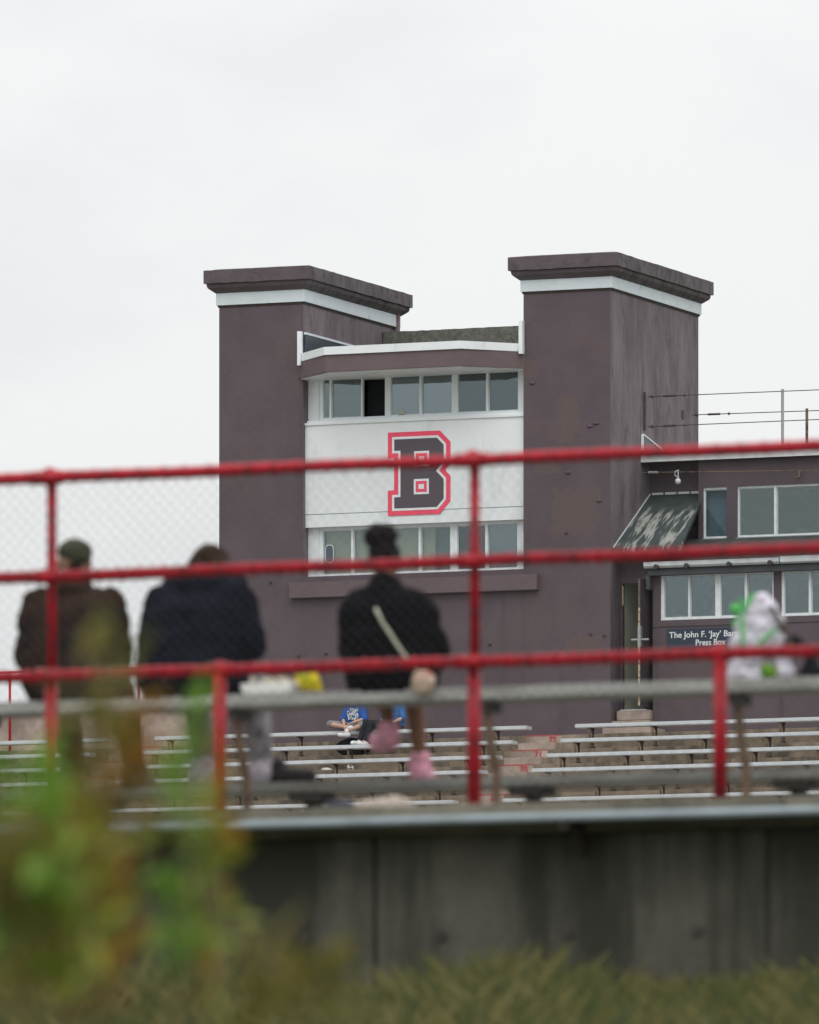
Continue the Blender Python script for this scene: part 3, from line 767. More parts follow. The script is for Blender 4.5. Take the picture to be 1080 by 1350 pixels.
bm = BM(); tube(bm, p + Vector((0, 0, .05)), p + Vector((0, 0, .085)), .035, n=10); obj('lamp_socket', bm, m_steel, lamp)
yh = YWU - .06
bm = BM(); path(bm, [at(1054, 621, yh), at(1054, 627, yh), at(1053, 629, yh - .05), at(1048, 629.5, yh - .08)], .02, 6)
solo('wall_hook', bm, m_rust, 'rusty bent hook on the maroon wall above the upper windows', 'hook', at(1054, 621, yh))
# the sign
ys = YWL - .05
sign = thing('sign', 'dark navy sign with white lettering on the press box wall', 'sign', (X(934, ys), ys, Z(934, 842, ys)))
sa, sb = X(880, ys), X(985, ys)
obj('board', bbox(sa, sb, ys, ys + .046, Z(934, 853, ys), Z(934, 828, ys)), m_navy, sign)
def txt(body, pxa, pxb, py, bold=.0028):
    wa, wb = X(pxa, ys), X(pxb, ys)
    o = text_mesh(body, .175, m_letters, 'lettering', sign, (0, 0, 0), .002, bold)
    me = o.data; xs_ = [v.co.x for v in me.vertices]; zs_ = [v.co.z for v in me.vertices]
    k = (wb - wa) / (max(xs_) - min(xs_)); hc = (max(zs_) + min(zs_))/2
    y_first = me.vertices[0].co.y
    for v in me.vertices:
        v.co.x = (wa - ORG[sign].x) + (v.co.x - min(xs_)) * k
        v.co.y = -.004 + (v.co.y - y_first) * .2
        v.co.z = Z((pxa+pxb)/2, py, ys) - ORG[sign].z + (v.co.z - hc)
txt("The John F. \u2018Jay\u2019 Barry", 882.5, 978, 837.0)
txt('Press Box', 917.5, 957, 846.6)

obj('parapet', bbox(X(-300, Y0 + .9), XA0 - .003, Y0 + .9, Y0 + 1.15, ZL, Z(183, 938, Y0 + .9)), m_step, stand)
# red railing far behind, at the left end of the terrace
yq = Y0 + .8
rr = thing('terrace_railing', 'thin red railing on the far terrace left of the tower', 'railing', (X(183, yq), yq, ZL))
for p_ in (-157, 13, 183):
    bm = BM(); tube(bm, (X(p_, yq), yq, ZL - .02), (X(p_, yq), yq, Z(183, 881, yq)), .03, n=8); obj('post', bm, m_redpipe, rr, smooth=True)
for dz in (0,):
    bm = BM(); tube(bm, (X(-157, yq), yq, Z(183, 881, yq) + dz), (XA0 - .003, yq, Z(183, 881, yq) + dz), .028, n=8); obj('top_rail', bm, m_redpipe, rr, smooth=True)

# litter and small things on the terrace
def crumple(c, s, m_, label, cat, name, seed, nsc=14, amp=.35):
    bm = BM(); ell(bm, (0, 0, 0), s, 16); bm2 = remesh(bm, min(s)*.25, 1, min(s)*amp, nsc)
    o = obj(name, bm2, m_, None, local=True); o.location = c; ORG[o] = Vector(c); tag(o, label, cat); return o
def tread(k): return ZL - RISE*(k+1)
m_paper = M('white_paper', (.68, .68, .64), .8, .1, 12)
m_blackcloth = M('black_cloth', (.012, .013, .017), .9, .3, 20, bmp=.3, spec=.05)
p = at(462, 993, YL - RUN*1 - .3)
crumple((p.x, p.y, tread(1) + .07), (.075, .07, .075), m_paper, 'crumpled white paper ball on the concrete tread below the two fans', 'litter', 'paper_ball', 3)
p = at(431, 994, YL - RUN*1 - .3)
crumple((p.x, p.y, tread(1) + .04), (.13, .08, .05), m_paper, 'flattened white paper bag under the second aluminium bench', 'litter', 'paper_bag', 4)
p = at(203, 1024, YL - RUN*2 - .4)
crumple((p.x, p.y, zoff - RISE*3 + .475 + .07), (.13, .1, .08), m_slate, 'small dark bag lying on a far bench near the left aisle', 'bag', 'small_bag', 5)

# ------------------------------------------------------------------ near stand: retaining wall with lip
YF = 41.6                                            # fence plane
zlip = Z(620, 1060, YF - .50)
wall = thing('concrete_wall', 'dark stained concrete retaining wall under the red fence', 'wall', (X(540, YF), YF, zlip - 1.6))
wx0, wx1 = X(540, YF) - 14, X(540, YF) + 14
yw = YF - .45
x = wx0; i = 0
while x < wx1 - .1:                                   # cast in bays with open joints
    obj('wall_panel', bevel(bbox(x + .006, x + 1.994, yw + .012*(i % 2), yw + .6, .4, zlip - .14), .012, 1), m_wall, wall); 
    if abs(x - X(540, YF)) < 5:
        for a in (.35, 1.0, 1.65):
            for zz in (zlip - .62, zlip - 1.3):
                bm = BM(); tube(bm, (x + a, yw - .012, zz), (x + a, yw + .03, zz), .022, n=10); obj('tie_plug', bm, m_darksteel, wall)
    x += 2.0; i += 1
x = wx0 - .7
while x < wx1 - .1:
    bm = bbox(x + .005, x + 2.795, yw - .05, YF + .22, zlip - .138, zlip)
    bmesh.ops.subdivide_edges(bm, edges=[e for e in bm.edges if abs(e.verts[0].co.x - e.verts[1].co.x) > 1], cuts=16)
    for v in bm.verts:
        if v.co.y < yw: v.co.z += random.uniform(-.006, .006); v.co.y += random.uniform(-.006, .006)
    obj('coping', bm, m_lip, wall); x += 2.8
obj('deck', bbox(wx0, wx1, YF + .222, YF + 8.5, zlip - .3, zlip - .003), m_lip, wall)
obj('rear_wall', bbox(wx0, wx1, YF + 8.1, YF + 8.499, .1, zlip - .301), m_wall, wall)
# aluminium bench rail in front of the wall
ya = yw - .30
zp_ = Z(620, 1074, ya)
al = thing('aluminium_bench', 'long pale aluminium bench fixed along the top of the dark wall', 'bench', (X(600, ya), ya, zp_ - .06))
bm = bbox(wx0 + 10.2, wx1 - 9, ya, ya + .25, zp_ - .036, zp_); bevel(bm, .012); obj('plank', bm, M('blue_grey_plank_paint', (.42, .49, .53), .45, .08, 3, (.4, 3, 3), dirt=(.20, .22, .23), dirt_at=(.5, .7), damt=.6), al)
x = X(245, ya)
while x < X(1300, ya):
    bm = BM(); box(bm, x, x + .05, ya + .04, yw - .004, zp_ - .075, zp_ - .0365); prism(bm, [(yw - .005, zp_ - .077), (ya + .16, zp_ - .077), (yw - .005, zp_ - .20)], 'x', x + .01, x + .04)
    obj('bracket', bm, m_darksteel, al); x += 1.9

# ------------------------------------------------------------------ the red fence with chain link
fence = thing('chain_link_fence', 'red pipe fence with galvanised chain link above the concrete lip', 'fence', (X(620, YF), YF, zlip))
zr_top = Z(622, 606.5, YF); zr_mid = Z(622, 739.5, YF); zr_low = Z(622, 872.5, YF)
fx0, fx1 = X(-140, YF), X(1230, YF)
for zz, r_ in ((zr_top, .030), (zr_mid, .030), (zr_low, .030)):
    bm = BM(); n = 40
    path(bm, [(fx0 + (fx1-fx0)*i/n, YF + .002*math.sin(i*1.7), zz + .0022*math.sin(i*.6 + zz*9)) for i in range(n+1)], r_, 10)
    obj('rail', bm, m_redpipe, fence, smooth=True)
for p_ in (62, 620, 1178):
    xq = X(p_, YF)
    bm = BM(); tube(bm, (xq, YF + .05, zlip), (xq, YF + .05, zr_low + .03), .035, n=14); obj('lower_post', bm, m_redpipe, fence, smooth=True)
    bm = BM(); tube(bm, (xq + .006, YF + .045, zr_low + .03), (xq + .006, YF + .045, zr_top + .02), .0255, n=14); obj('upper_post', bm, m_redpipe, fence, smooth=True)
    bm = BM(); ell(bm, (xq + .006, YF + .02, zr_top + .006), (.046, .05, .048), 14); tube(bm, (xq - .07, YF, zr_top), (xq + .08, YF, zr_top), .036, n=12); obj('post_cap', bm, m_redpipe, fence, smooth=True)
    bm = BM(); tube(bm, (xq - .055, YF, zr_mid), (xq + .065, YF, zr_mid), .036, n=12); ell(bm, (xq, YF, zr_mid), (.035, .05, .036), 12); obj('rail_fitting', bm, m_redpipe, fence, smooth=True)
    bm = BM(); tube(bm, (xq - .055, YF, zr_low), (xq + .065, YF, zr_low), .036, n=12); obj('rail_fitting', bm, m_redpipe, fence, smooth=True)
    obj('base_plate', bbox(xq - .07, xq + .07, YF - .02, YF + .12, zlip + .001, zlip + .012), m_redpipe, fence)
for p_ in (290, 950):
    xq = X(p_, YF)
    bm = BM(); tube(bm, (xq, YF, zlip), (xq, YF, zr_low), .034, n=14); obj('short_post', bm, m_redpipe, fence, smooth=True)
    bm = BM(); tube(bm, (xq - .05, YF, zr_low), (xq + .05, YF, zr_low), .037, n=12); ell(bm, (xq, YF, zr_low + .006), (.046, .042, .042), 12); obj('post_cap', bm, m_redpipe, fence, smooth=True)
# chain link: interlocking zigzag wires
bm = BM(); P = .032; ym = YF - .034; half = P
def wire_path(pts, r):
    prev = None
    for q in pts:
        vs_ = [bm.verts.new((q[0] + r*math.cos(a), q[1] + r*math.sin(a)*.9, q[2] + r*math.cos(a)*.0)) for a in (0.5, 2.6, 4.7)]
        if prev:
            for i in range(3): bm.faces.new([prev[i], prev[(i+1) % 3], vs_[(i+1) % 3], vs_[i]])
        prev = vs_
zz0, zz1 = zlip + .03, zr_top + .01
nx = int((fx1 - fx0) / P); nz = int((zz1 - zz0) / half)
for i in range(nx):
    pts = []
    for j in range(nz + 1):
        side = (j + i) % 2
        pts.append((fx0 + i*P + (P*1.03 if side else -.0), ym + (.005 if side else -.005), zz0 + j*half))
    wire_path(pts, .0023)
obj('mesh_wire', bm, m_wire, fence, kind='stuff')
bm = BM(); x = fx0
while x < fx1:                                        # tie wires round the rails
    for zz in (zr_top, zr_mid, zr_low):
        xx_ = x + random.uniform(-.02, .02)
        path(bm, [(xx_ + .03*k/8, YF + .036*math.cos(2*math.pi*k/8), zz + .036*math.sin(2*math.pi*k/8)) for k in range(9)], .003, 4)
    x += .12
obj('tie_wires', bm, m_redpipe, fence, kind='stuff')

# ------------------------------------------------------------------ near bleacher: seat plank, foot plank, legs
YB = 44.6
zseat = Z(622, 905.5, YB - .13)
nb = thing('near_bench', 'weathered grey plank bench with footboard where three people sit', 'bench', (X(540, YB), YB, zlip))
bx0_, bx1_ = X(-180, YB), X(1300, YB)
bm = bbox(bx0_, bx1_, YB - .13, YB + .15, zseat - .070, zseat); bevel(bm, .012)
obj('seat_plank', bm, m_plank, nb)
yf_ = YB + .42
zfoot = Z(622, 1024, yf_)
bm = bbox(bx0_, bx1_, yf_, yf_ + .30, zfoot - .055, zfoot); bevel(bm, .012); obj('footboard', bm, m_plank, nb)
for p_ in (-15, 315, 645, 975, 1305):
    xq = X(p_, YB)
    bm = BM()
    box(bm, xq - .03, xq + .03, YB - .08, YB + .10, zseat - .125, zseat - .071, mi=1)
    path(bm, [(xq, YB - .02, zseat - .12), (xq, YB + .02, zseat - .28), (xq - .0, YB + .10, zfoot), (xq - .02, YB + .16, zlip)], .026, 8)
    obj('support', bm, [m_rust, m_darksteel], nb, smooth=False)
for p_ in (120, 400, 690, 1040):
    xq = X(p_, yf_)
    bm = BM(); box(bm, xq - .10, xq + .08, yf_ + .03, yf_ + .27, zfoot - .10, zfoot - .056); box(bm, xq - .03, xq + .03, yf_ + .1, yf_ + .2, zlip - .003, zfoot - .10)
    obj('foot_bracket', bm, m_darksteel, nb)

# ------------------------------------------------------------------ people
m_skin1 = M('tan_skin', (.34, .19, .13), .6, .08, 10); m_skin2 = M('brown_skin', (.19, .085, .045), .55, .08, 10); m_skin3 = M('light_skin', (.50, .30, .22), .6, .06, 10)
m_hairblack = M('black_hair', (.012, .010, .010), .6, .4, 30, bmp=.6, bs=60, spec=.05); m_hairbrown = M('dark_brown_hair', (.035, .020, .013), .55, .4, 30, (1, 1, .2), bmp=.5, bs=40, spec=.05)
m_oliv = M('olive_knit', (.042, .044, .022), .9, .2, 20, bmp=.4)
m_brownjkt = M('brown_jacket', (.030, .019, .014), .9, .35, 5, bmp=.4, bs=25, dirt=(.016, .015, .018), dirt_at=(.5, .65), dscale=3, spec=.05)
m_navyjkt = M('navy_jacket', (.008, .010, .016), .85, .3, 6, bmp=.4, bs=18, spec=.05); m_blackjkt = M('black_puffer', (.005, .005, .0065), .85, .3, 6, bmp=.4, bs=14, spec=.05)
m_grey = M('grey_sweatpants', (.22, .21, .215), .9, .15, 9, bmp=.3); m_palepants = M('pale_mottled_leggings', (.33, .31, .34), .9, .3, 16, dirt=(.12, .12, .13), dirt_at=(.5, .62), dscale=14)
m_brownpants = M('brown_trousers', (.085, .045, .025), .9, .2, 8, spec=.05); m_boot = M('dark_boots', (.02, .014, .012), .6, .2, 10)
m_pink = M('pink_fluffy_slipper', (.80, .38, .49), .95, .25, 20, bmp=.8, bs=40); m_shoewhite = M('lilac_white_shoe', (.55, .50, .58), .7, .1, 10)
m_blueshirt = M('royal_blue_shirt', (.018, .085, .33), .8, .12, 8); m_blueshirt2 = M('faded_blue_shirt', (.03, .12, .31), .8, .12, 8)
m_denim = M('light_denim', (.20, .25, .32), .9, .15, 10); m_eye = M('eye_white', (.7, .7, .68), .3, .02, 5)
m_print = M('white_shirt_print', (.72, .74, .78), .8, .05, 10); m_whitesock = M('white_sock', (.72, .72, .74), .9, .06, 12)
m_charcoal = M('charcoal_trousers', (.025, .026, .032), .85, .2, 10, spec=.05)

def person(name, label, loc, rz, J, skin, jacket=None, jr=None, trousers=None, sleeve=1.0, shirt_name='jacket', pants_len=1.0, voxel=.009, cat='person'):
    """J: joints in local metres, origin on the seat, facing +Y. One continuous body, clothing as children."""
    t = thing(name, label, cat, loc); t.rotation_euler = (0, 0, rz); ORG[t] = Vector((0, 0, 0))
    V = {k: Vector(v) for k, v in J.items()}
    fw = Vector(J.get('face', (0, 1, 0))).normalized(); sd_ = fw.cross(Vector((0, 0, 1))).normalized(); up = sd_.cross(fw)
    bm = BM()
    # trunk and neck
    capsule(bm, V['pelvis'] + Vector((-.07, 0, 0)), V['pelvis'] + Vector((.07, 0, 0)), .115)
    capsule(bm, V['pelvis'], V['chest'], .12, .13); capsule(bm, V['chest'] + Vector((-.08, 0, .03)), V['chest'] + Vector((.08, 0, .03)), .105)
    capsule(bm, V['chest'], V['neck'], .09, .055); capsule(bm, V['neck'], V['head'], .055, .06)
    h = V['head']
    ell(bm, h + up*.03, (.076, .095, .098)); capsule(bm, h - up*.05 + fw*.02, h - up*.085 + fw*.055, .058, .035)
    capsule(bm, h + fw*.09 + up*.01, h + fw*.112 - up*.025, .010, .016, 8)
    capsule(bm, h + fw*.088 - up*.062 - sd_*.02, h + fw*.088 - up*.062 + sd_*.02, .010, .010, 8)
    for s in (-1, 1): capsule(bm, h + sd_*s*.078 + up*.015, h + sd_*s*.080 - up*.02, .018, .013, 8, (1, 1))
    for s, k in ((-1, 'L'), (1, 'R')):
        capsule(bm, V['chest'] + Vector((s*.08, 0, .05)), V['sh'+k], .075, .06)
        capsule(bm, V['sh'+k], V['el'+k], .052, .042); capsule(bm, V['el'+k], V['wr'+k], .042, .028)
        d = (V['wr'+k] - V['el'+k]).normalized(); wv = d.cross(Vector((0, 0, 1))).normalized(); 
        if wv.length < .1: wv = Vector((1, 0, 0))
        nv = wv.cross(d)
        w0 = V['wr'+k]
        for f in range(4):                       # palm and four fingers of unequal length, slightly curled
            o = wv * (f - 1.5) * .021
            capsule(bm, w0 + d*.01 + o*.5, w0 + d*.085 + o, .014, .0115, 8)
            lf = (.062, .074, .070, .054)[f]
            k1 = w0 + d*.088 + o; k2 = k1 + (d*.9 - nv*.4).normalized()*lf*.55; k3 = k2 + (d*.5 - nv*.85).normalized()*lf*.5
            capsule(bm, k1, k2, .0095, .0088, 8); capsule(bm, k2, k3, .0088, .0078, 8)
        th = w0 + d*.03 + wv*s*-.03
        capsule(bm, th, th + (d*.7 + wv*s*-.6 - nv*.2).normalized()*.045, .012, .010, 8); th2 = th + (d*.7 + wv*s*-.6 - nv*.2).normalized()*.045
        capsule(bm, th2, th2 + (d - nv*.5).normalized()*.032, .010, .008, 8)
        capsule(bm, V['hip'+k], V['kn'+k], .085, .058); capsule(bm, V['kn'+k], V['an'+k], .056, .036)
        capsule(bm, V['an'+k], V['to'+k], .040, .032, 12, (1.1, .8))
    body = obj('body', remesh(bm, voxel, 4), skin, t, local=True)
    for s in (-1, 1):
        bm = BM(); ell(bm, h + fw*.083 + sd_*s*.032 + up*.022, (.012, .012, .010), 8); obj('eye', bm, m_eye, body, local=True, smooth=True)
    if trousers:
        bm = BM()
        capsule(bm, V['pelvis'] + Vector((-.08, 0, .0)), V['pelvis'] + Vector((.08, 0, .0)), .142)
        for k in 'LR':
            capsule(bm, V['hip'+k], V['kn'+k], .108, .082)
            if pants_len > 1e-3: capsule(bm, V['kn'+k], V['kn'+k].lerp(V['an'+k], pants_len), .080, .080 - .018*pants_len)
        obj('trousers', remesh(bm, .014, 4, .006, 13), trousers, t, local=True)
    if jacket:
        jr = jr or {}
        g = jr.get('g', .045)
        bm = BM()
        capsule(bm, V['pelvis'] + Vector((-.09, 0, .04)), V['pelvis'] + Vector((.09, 0, .04)), .115 + g)
        for q in (0, .33, .66, 1):
            c_ = V['pelvis'].lerp(V['chest'], q); wd = .10 + .02*q + jr.get('w', 0)
            capsule(bm, c_ + Vector((-wd, 0, .02)), c_ + Vector((wd, 0, .02)), .115 + g*.9)
        capsule(bm, V['chest'], V['neck'], .13 + g*.6, .085 + g*.35)
        for s, k in ((-1, 'L'), (1, 'R')):
            capsule(bm, V['chest'] + Vector((s*.08, 0, .05)), V['sh'+k], .095 + g*.6, .075 + g*.5)
            capsule(bm, V['sh'+k], V['el'+k], .075 + g*.55, .062 + g*.5)
            if sleeve > 0: capsule(bm, V['el'+k], V['el'+k].lerp(V['wr'+k], sleeve), .062 + g*.5, .05 + g*.2)
        if jr.get('hood'):
            for a in range(-4, 5): ell(bm, V['neck'] + Vector((a*.034*jr.get('hw', 1), -.090 + .011*abs(a)**1.3, .0 - .006*abs(a))), (.062, .06, .05*jr['hood']), 10)
        obj(shirt_name, remesh(bm, .013, 4, jr.get('wr', .010), jr.get('ws', 11)), jacket, t, local=True)
    return t, V
def shoe(t, an, to, m_, name, fat=1.0, sole=None, noise=.0):
    an = Vector(an); to = Vector(to); bm = BM()
    d = to - an; d.z = 0; d.normalize()
    heel = Vector((an.x, an.y, to.z)) - d*.035
    capsule(bm, heel, Vector(to) + d*.02, .046*fat, .044*fat, 12); capsule(bm, an, heel + d*.05, .050*fat, .05*fat)
    o = obj(name, remesh(bm, .010, 3, noise, 45), m_, t, local=True)
    return o

def P_(px, py, dy=0): # local joint of a near person seen at this pixel, dy metres beyond the bench
    return at(px, py, YB + dy)
def local(base, pts): return {k: (Vector(v) - base) if k != 'face' else v for k, v in pts.items()}

# girl on the right: black puffer, hair bun, pink slippers
b0 = at(518, 909, YB); b0.z = zseat
J = local(b0, dict(pelvis=P_(516, 893), chest=P_(512, 822, .04), neck=P_(507, 780, .09), head=P_(508, 745, .14),
    shL=P_(476, 803, .06), shR=P_(544, 803, .06), elL=P_(467, 862, .04), elR=P_(573, 860, .08), wrL=P_(490, 880, .30), wrR=P_(562, 888, .28),
    hipL=P_(498, 898, .06), hipR=P_(534, 898, .06), knL=P_(506, 900, .46), knR=P_(545, 902, .44), anL=P_(512, 962, .48), anR=P_(554, 1002, .50),
    toL=P_(500, 978, .58), toR=P_(560, 1022, .62)))
J['face'] = (.05, 1, -.08)
girl, V = person('person', 'person with a hair bun, black puffer jacket and pink slippers', b0, 0, J, m_skin2, m_blackjkt, dict(g=.050, hood=.9, wr=.012, ws=9, w=.0), m_charcoal, pants_len=0, sleeve=.95)
h = V['head']
bm = BM(); ell(bm, h + Vector((0, -.012, .045)), (.086, .098, .095)); ell(bm, h + Vector((-.014, -.03, .145)), (.094, .085, .070)); ell(bm, h + Vector((-.006, -.03, .10)), (.072, .075, .06)); ell(bm, h + Vector((0, -.045, .012)), (.066, .05, .045))
obj('hair', remesh(bm, .010, 2, .012, 30), m_hairblack, girl, local=True)
bm = BM(); ell(bm, h + Vector((0, 0, -.07)), (.075, .07, .02)); 
shoe(girl, V['anL'], V['toL'], m_pink, 'slipper', 1.18, noise=.006); shoe(girl, V['anR'], V['toR'], m_pink, 'slipper', 1.18, noise=.006)
# cross-body strap and round pouch
m_strap = M('cream_bag_strap', (.42, .42, .33), .8, .1, 20); m_pouch = M('cream_pouch', (.46, .36, .27), .85, .15, 18, dirt=(.35, .02, .03), dirt_at=(.52, .6), dscale=10, damt=.9)
pouch = thing('shoulder_bag', 'round cream and red pouch on a pale strap, worn by the person with the bun', 'bag', at(558, 900, YB - .20))
bm = BM()
sp_ = [at(496, 803, YB - .14), at(498, 808, YB - .165), at(504, 820, YB - .178), at(516, 838, YB - .188), at(527, 855, YB - .192), at(537, 868, YB - .19), at(546, 880, YB - .19), at(556, 892, YB - .2)]
path(bm, sp_, .0105, 6, 0, .7, (1, 1)); obj('strap', bm, m_strap, pouch)
bm = BM(); ell(bm, at(558, 900, YB - .19), (.070, .04, .066), 18); obj('pouch', remesh(bm, .008, 2, .006, 30), m_pouch, pouch)

# middle person: navy hooded jacket
b1 = at(262, 922, YB); b1.z = zseat
J = local(b1, dict(pelvis=P_(252, 896), chest=P_(262, 828, .06), neck=P_(272, 772, .14), head=P_(279, 750, .22),
    shL=P_(216, 796, .06), shR=P_(312, 790, .06), elL=P_(208, 862, .05), elR=P_(328, 852, .06), wrL=P_(240, 880, .32), wrR=P_(312, 884, .30),
    hipL=P_(226, 905, .05), hipR=P_(286, 905, .05), knL=P_(258, 908, .48), knR=P_(335, 906, .46), anL=P_(268, 1005, .50), anR=P_(345, 1008, .50),
    toL=P_(262, 1026, .66), toR=P_(352, 1024, .66)))
J['face'] = (.12, 1, -.2)
mid, V = person('person', 'person in a dark navy hooded jacket and grey sweatpants', b1, 0, J, m_skin3, m_navyjkt, dict(g=.058, hood=1.5, hw=1.45, wr=.014, ws=8, w=.045), m_grey, pants_len=.92)
h = V['head']
bm = BM(); ell(bm, h + Vector((0, -.015, .035)), (.098, .112, .098)); ell(bm, h + Vector((0, -.06, -.03)), (.10, .07, .09)); ell(bm, h + Vector((.04, -.05, .0)), (.075, .07, .09)); ell(bm, h + Vector((-.04, -.05, .0)), (.075, .07, .09))
obj('hair', remesh(bm, .010, 2, .010, 26), m_hairbrown, mid, local=True)
shoe(mid, V['anL'], V['toL'], m_shoewhite, 'shoe', 1.25); shoe(mid, V['anR'], V['toR'], m_shoewhite, 'shoe', 1.35)
# mottled legging over the right shin
bm = BM(); capsule(bm, V['knR'], V['anR'], .086, .062); obj('legging', remesh(bm, .012, 3, .006, 14), m_palepants, mid, local=True, label='pale mottled legging on the right leg')

# left person: olive cap, brown coat
b2 = at(97, 928, YB); b2.z = zseat
J = local(b2, dict(pelvis=P_(97, 900), chest=P_(97, 830, .05), neck=P_(97, 778, .11), head=P_(98, 744, .17),
    shL=P_(54, 800, .05), shR=P_(142, 800, .05), elL=P_(40, 868, .05), elR=P_(152, 868, .05), wrL=P_(66, 884, .30), wrR=P_(128, 884, .30),
    hipL=P_(72, 905, .05), hipR=P_(124, 905, .05), knL=P_(84, 908, .48), knR=P_(160, 908, .46), anL=P_(96, 1010, .50), anR=P_(178, 1012, .50),
    toL=P_(92, 1034, .66), toR=P_(190, 1034, .64)))
J['face'] = (-.35, 1, -.02)
man, V = person('person', 'person in an olive knit cap and loose brown coat', b2, 0, J, m_skin1, m_brownjkt, dict(g=.056, hood=.8, wr=.012, ws=9, w=.03), m_brownpants, pants_len=.95)
h = V['head']
bm = BM(); ell(bm, h + Vector((.006, -.004, .066)), (.092, .108, .070)); ell(bm, h + Vector((.022, -.015, .035)), (.078, .090, .045)); obj('knit_cap', remesh(bm, .010, 2, .003, 40), m_oliv, man, local=True)
bm = BM(); ell(bm, h + Vector((.03, -.06, -.012)), (.05, .03, .035)); obj('hair', remesh(bm, .010, 2, .004, 40), m_hairbrown, man, local=True)
shoe(man, V['anL'], V['toL'], m_boot, 'boot', 1.35); shoe(man, V['anR'], V['toR'], m_boot, 'boot', 1.4)
# dark shoe standing on the footboard to the right of the middle person
pd = at(385, 1030, yf_ + .1); pd.z = zfoot
bm = BM(); capsule(bm, (-.09, 0, .045), (.09, .03, .038), .046, .04); capsule(bm, (-.09, 0, .045), (-.075, 0, .10), .045, .04)
sh_ = obj('dark_shoe', remesh(bm, .009, 3), m_boot, None, local=True); sh_.location = pd; tag(sh_, 'black shoe lying on the footboard beside the pale mottled leg', 'shoe')

# two fans on the top far bench, facing the camera
ZS = zoff + .475
def far_person(px, rz, J, label, skin, shirt, pants, plen, sl):
    b = Vector((X(px, seat_y), seat_y, ZS))
    return person('person', label, b, math.pi + rz, J, skin, shirt, dict(g=.018, wr=.006, ws=10), pants, sleeve=sl, pants_len=plen, shirt_name='shirt', voxel=.0095)
J1 = dict(pelvis=(0, -.02, .10), chest=(0, -.02, .38), neck=(0, .02, .53), head=(0, .08, .64), shL=(-.17, -.01, .47), shR=(.17, -.01, .47),
    elL=(-.25, .08, .24), elR=(.24, .06, .24), wrL=(-.06, .26, .16), wrR=(.12, .27, .13), hipL=(-.09, .04, .08), hipR=(.09, .04, .08),
    knL=(-.28, .26, .10), knR=(.50, .12, .15), anL=(.02, .38, -.02), anR=(.06, .30, .06), toL=(.14, .44, -.10), toR=(-.06, .36, .05), face=(.1, 1, -.35))
f1, V = far_person(468, .0, J1, 'person in a blue T-shirt with white print sitting cross-legged on the top bench', m_skin3, m_blueshirt, m_grey, 0, .0)
bm = BM()
rp = random.Random(5)
for k in range(26):
    x_, z_ = rp.uniform(-.11, .11), rp.choice((.44, .39, .34, .29, .25)) + rp.uniform(-.02, .02)
    w_, h_ = (rp.uniform(.014, .03), rp.uniform(.05, .10)) if rp.random() < .6 else (rp.uniform(.04, .09), rp.uniform(.014, .025))
    a_ = rp.uniform(-.4, .4); c_, s_ = math.cos(a_), math.sin(a_)
    prism(bm, [(x_ + u*w_/2*c_ - v*h_/2*s_, z_ + u*w_/2*s_ + v*h_/2*c_) for u, v in ((-1, -1), (1, -1), (1, 1), (-1, 1))], 'y', .08, .142)
obj('shirt_print', bm, m_print, f1, local=True, kind='stuff')
hair_bm = BM(); ell(hair_bm, V['head'] + Vector((0, -.02, .045)), (.09, .105, .09)); obj('hair', remesh(hair_bm, .01, 2, .006, 30), m_hairbrown, f1, local=True)
shoe(f1, V['anL'], V['toL'], m_whitesock, 'sock', 1.0); shoe(f1, V['anR'], V['toR'], m_whitesock, 'sock', .9)
ph = at(457.5, 957.5, seat_y - .30); 
solo('phone', bevel(bbox(ph.x - .045, ph.x + .045, ph.y - .02, ph.y + .02, ph.z - .055, ph.z + .055), .008), m_dark, 'small black phone held by the person in the printed blue T-shirt', 'phone', ph)
J2 = dict(pelvis=(0, -.02, .10), chest=(0, -.04, .38), neck=(0, .0, .53), head=(0, .05, .64), shL=(-.17, -.02, .47), shR=(.17, -.02, .47),
    elL=(-.26, .10, .24), elR=(.26, .04, .24), wrL=(-.10, .26, .14), wrR=(.14, .24, .12), hipL=(-.09, .04, .08), hipR=(.09, .04, .08),
    knL=(.34, .38, .10), knR=(.50, .27, .13), anL=(.46, .42, -.24), anR=(.60, .36, -.24), toL=(.54, .52, -.30), toR=(.70, .46, -.28), face=(.1, 1, -.3))
f2, V = far_person(519, .0, J2, 'person in a plain blue shirt and charcoal trousers on the top bench', m_skin3, m_blueshirt2, m_charcoal, .9, .0)
hair_bm = BM(); ell(hair_bm, V['head'] + Vector((0, -.02, .045)), (.09, .105, .09)); obj('hair', remesh(hair_bm, .01, 2, .006, 30), m_hairblack, f2, local=True)
shoe(f2, V['anL'], V['toL'], m_whitesock, 'sock', 1.0); shoe(f2, V['anR'], V['toR'], m_whitesock, 'sock', 1.1)
pb = at(468, 973, seat_y + .1); crumple((pb.x, seat_y + .05, tread(0) + .20), (.42, .13, .19), m_blackcloth, 'black sports bag under the top bench beneath the two fans', 'bag', 'sports_bag', 8, 6, .2)

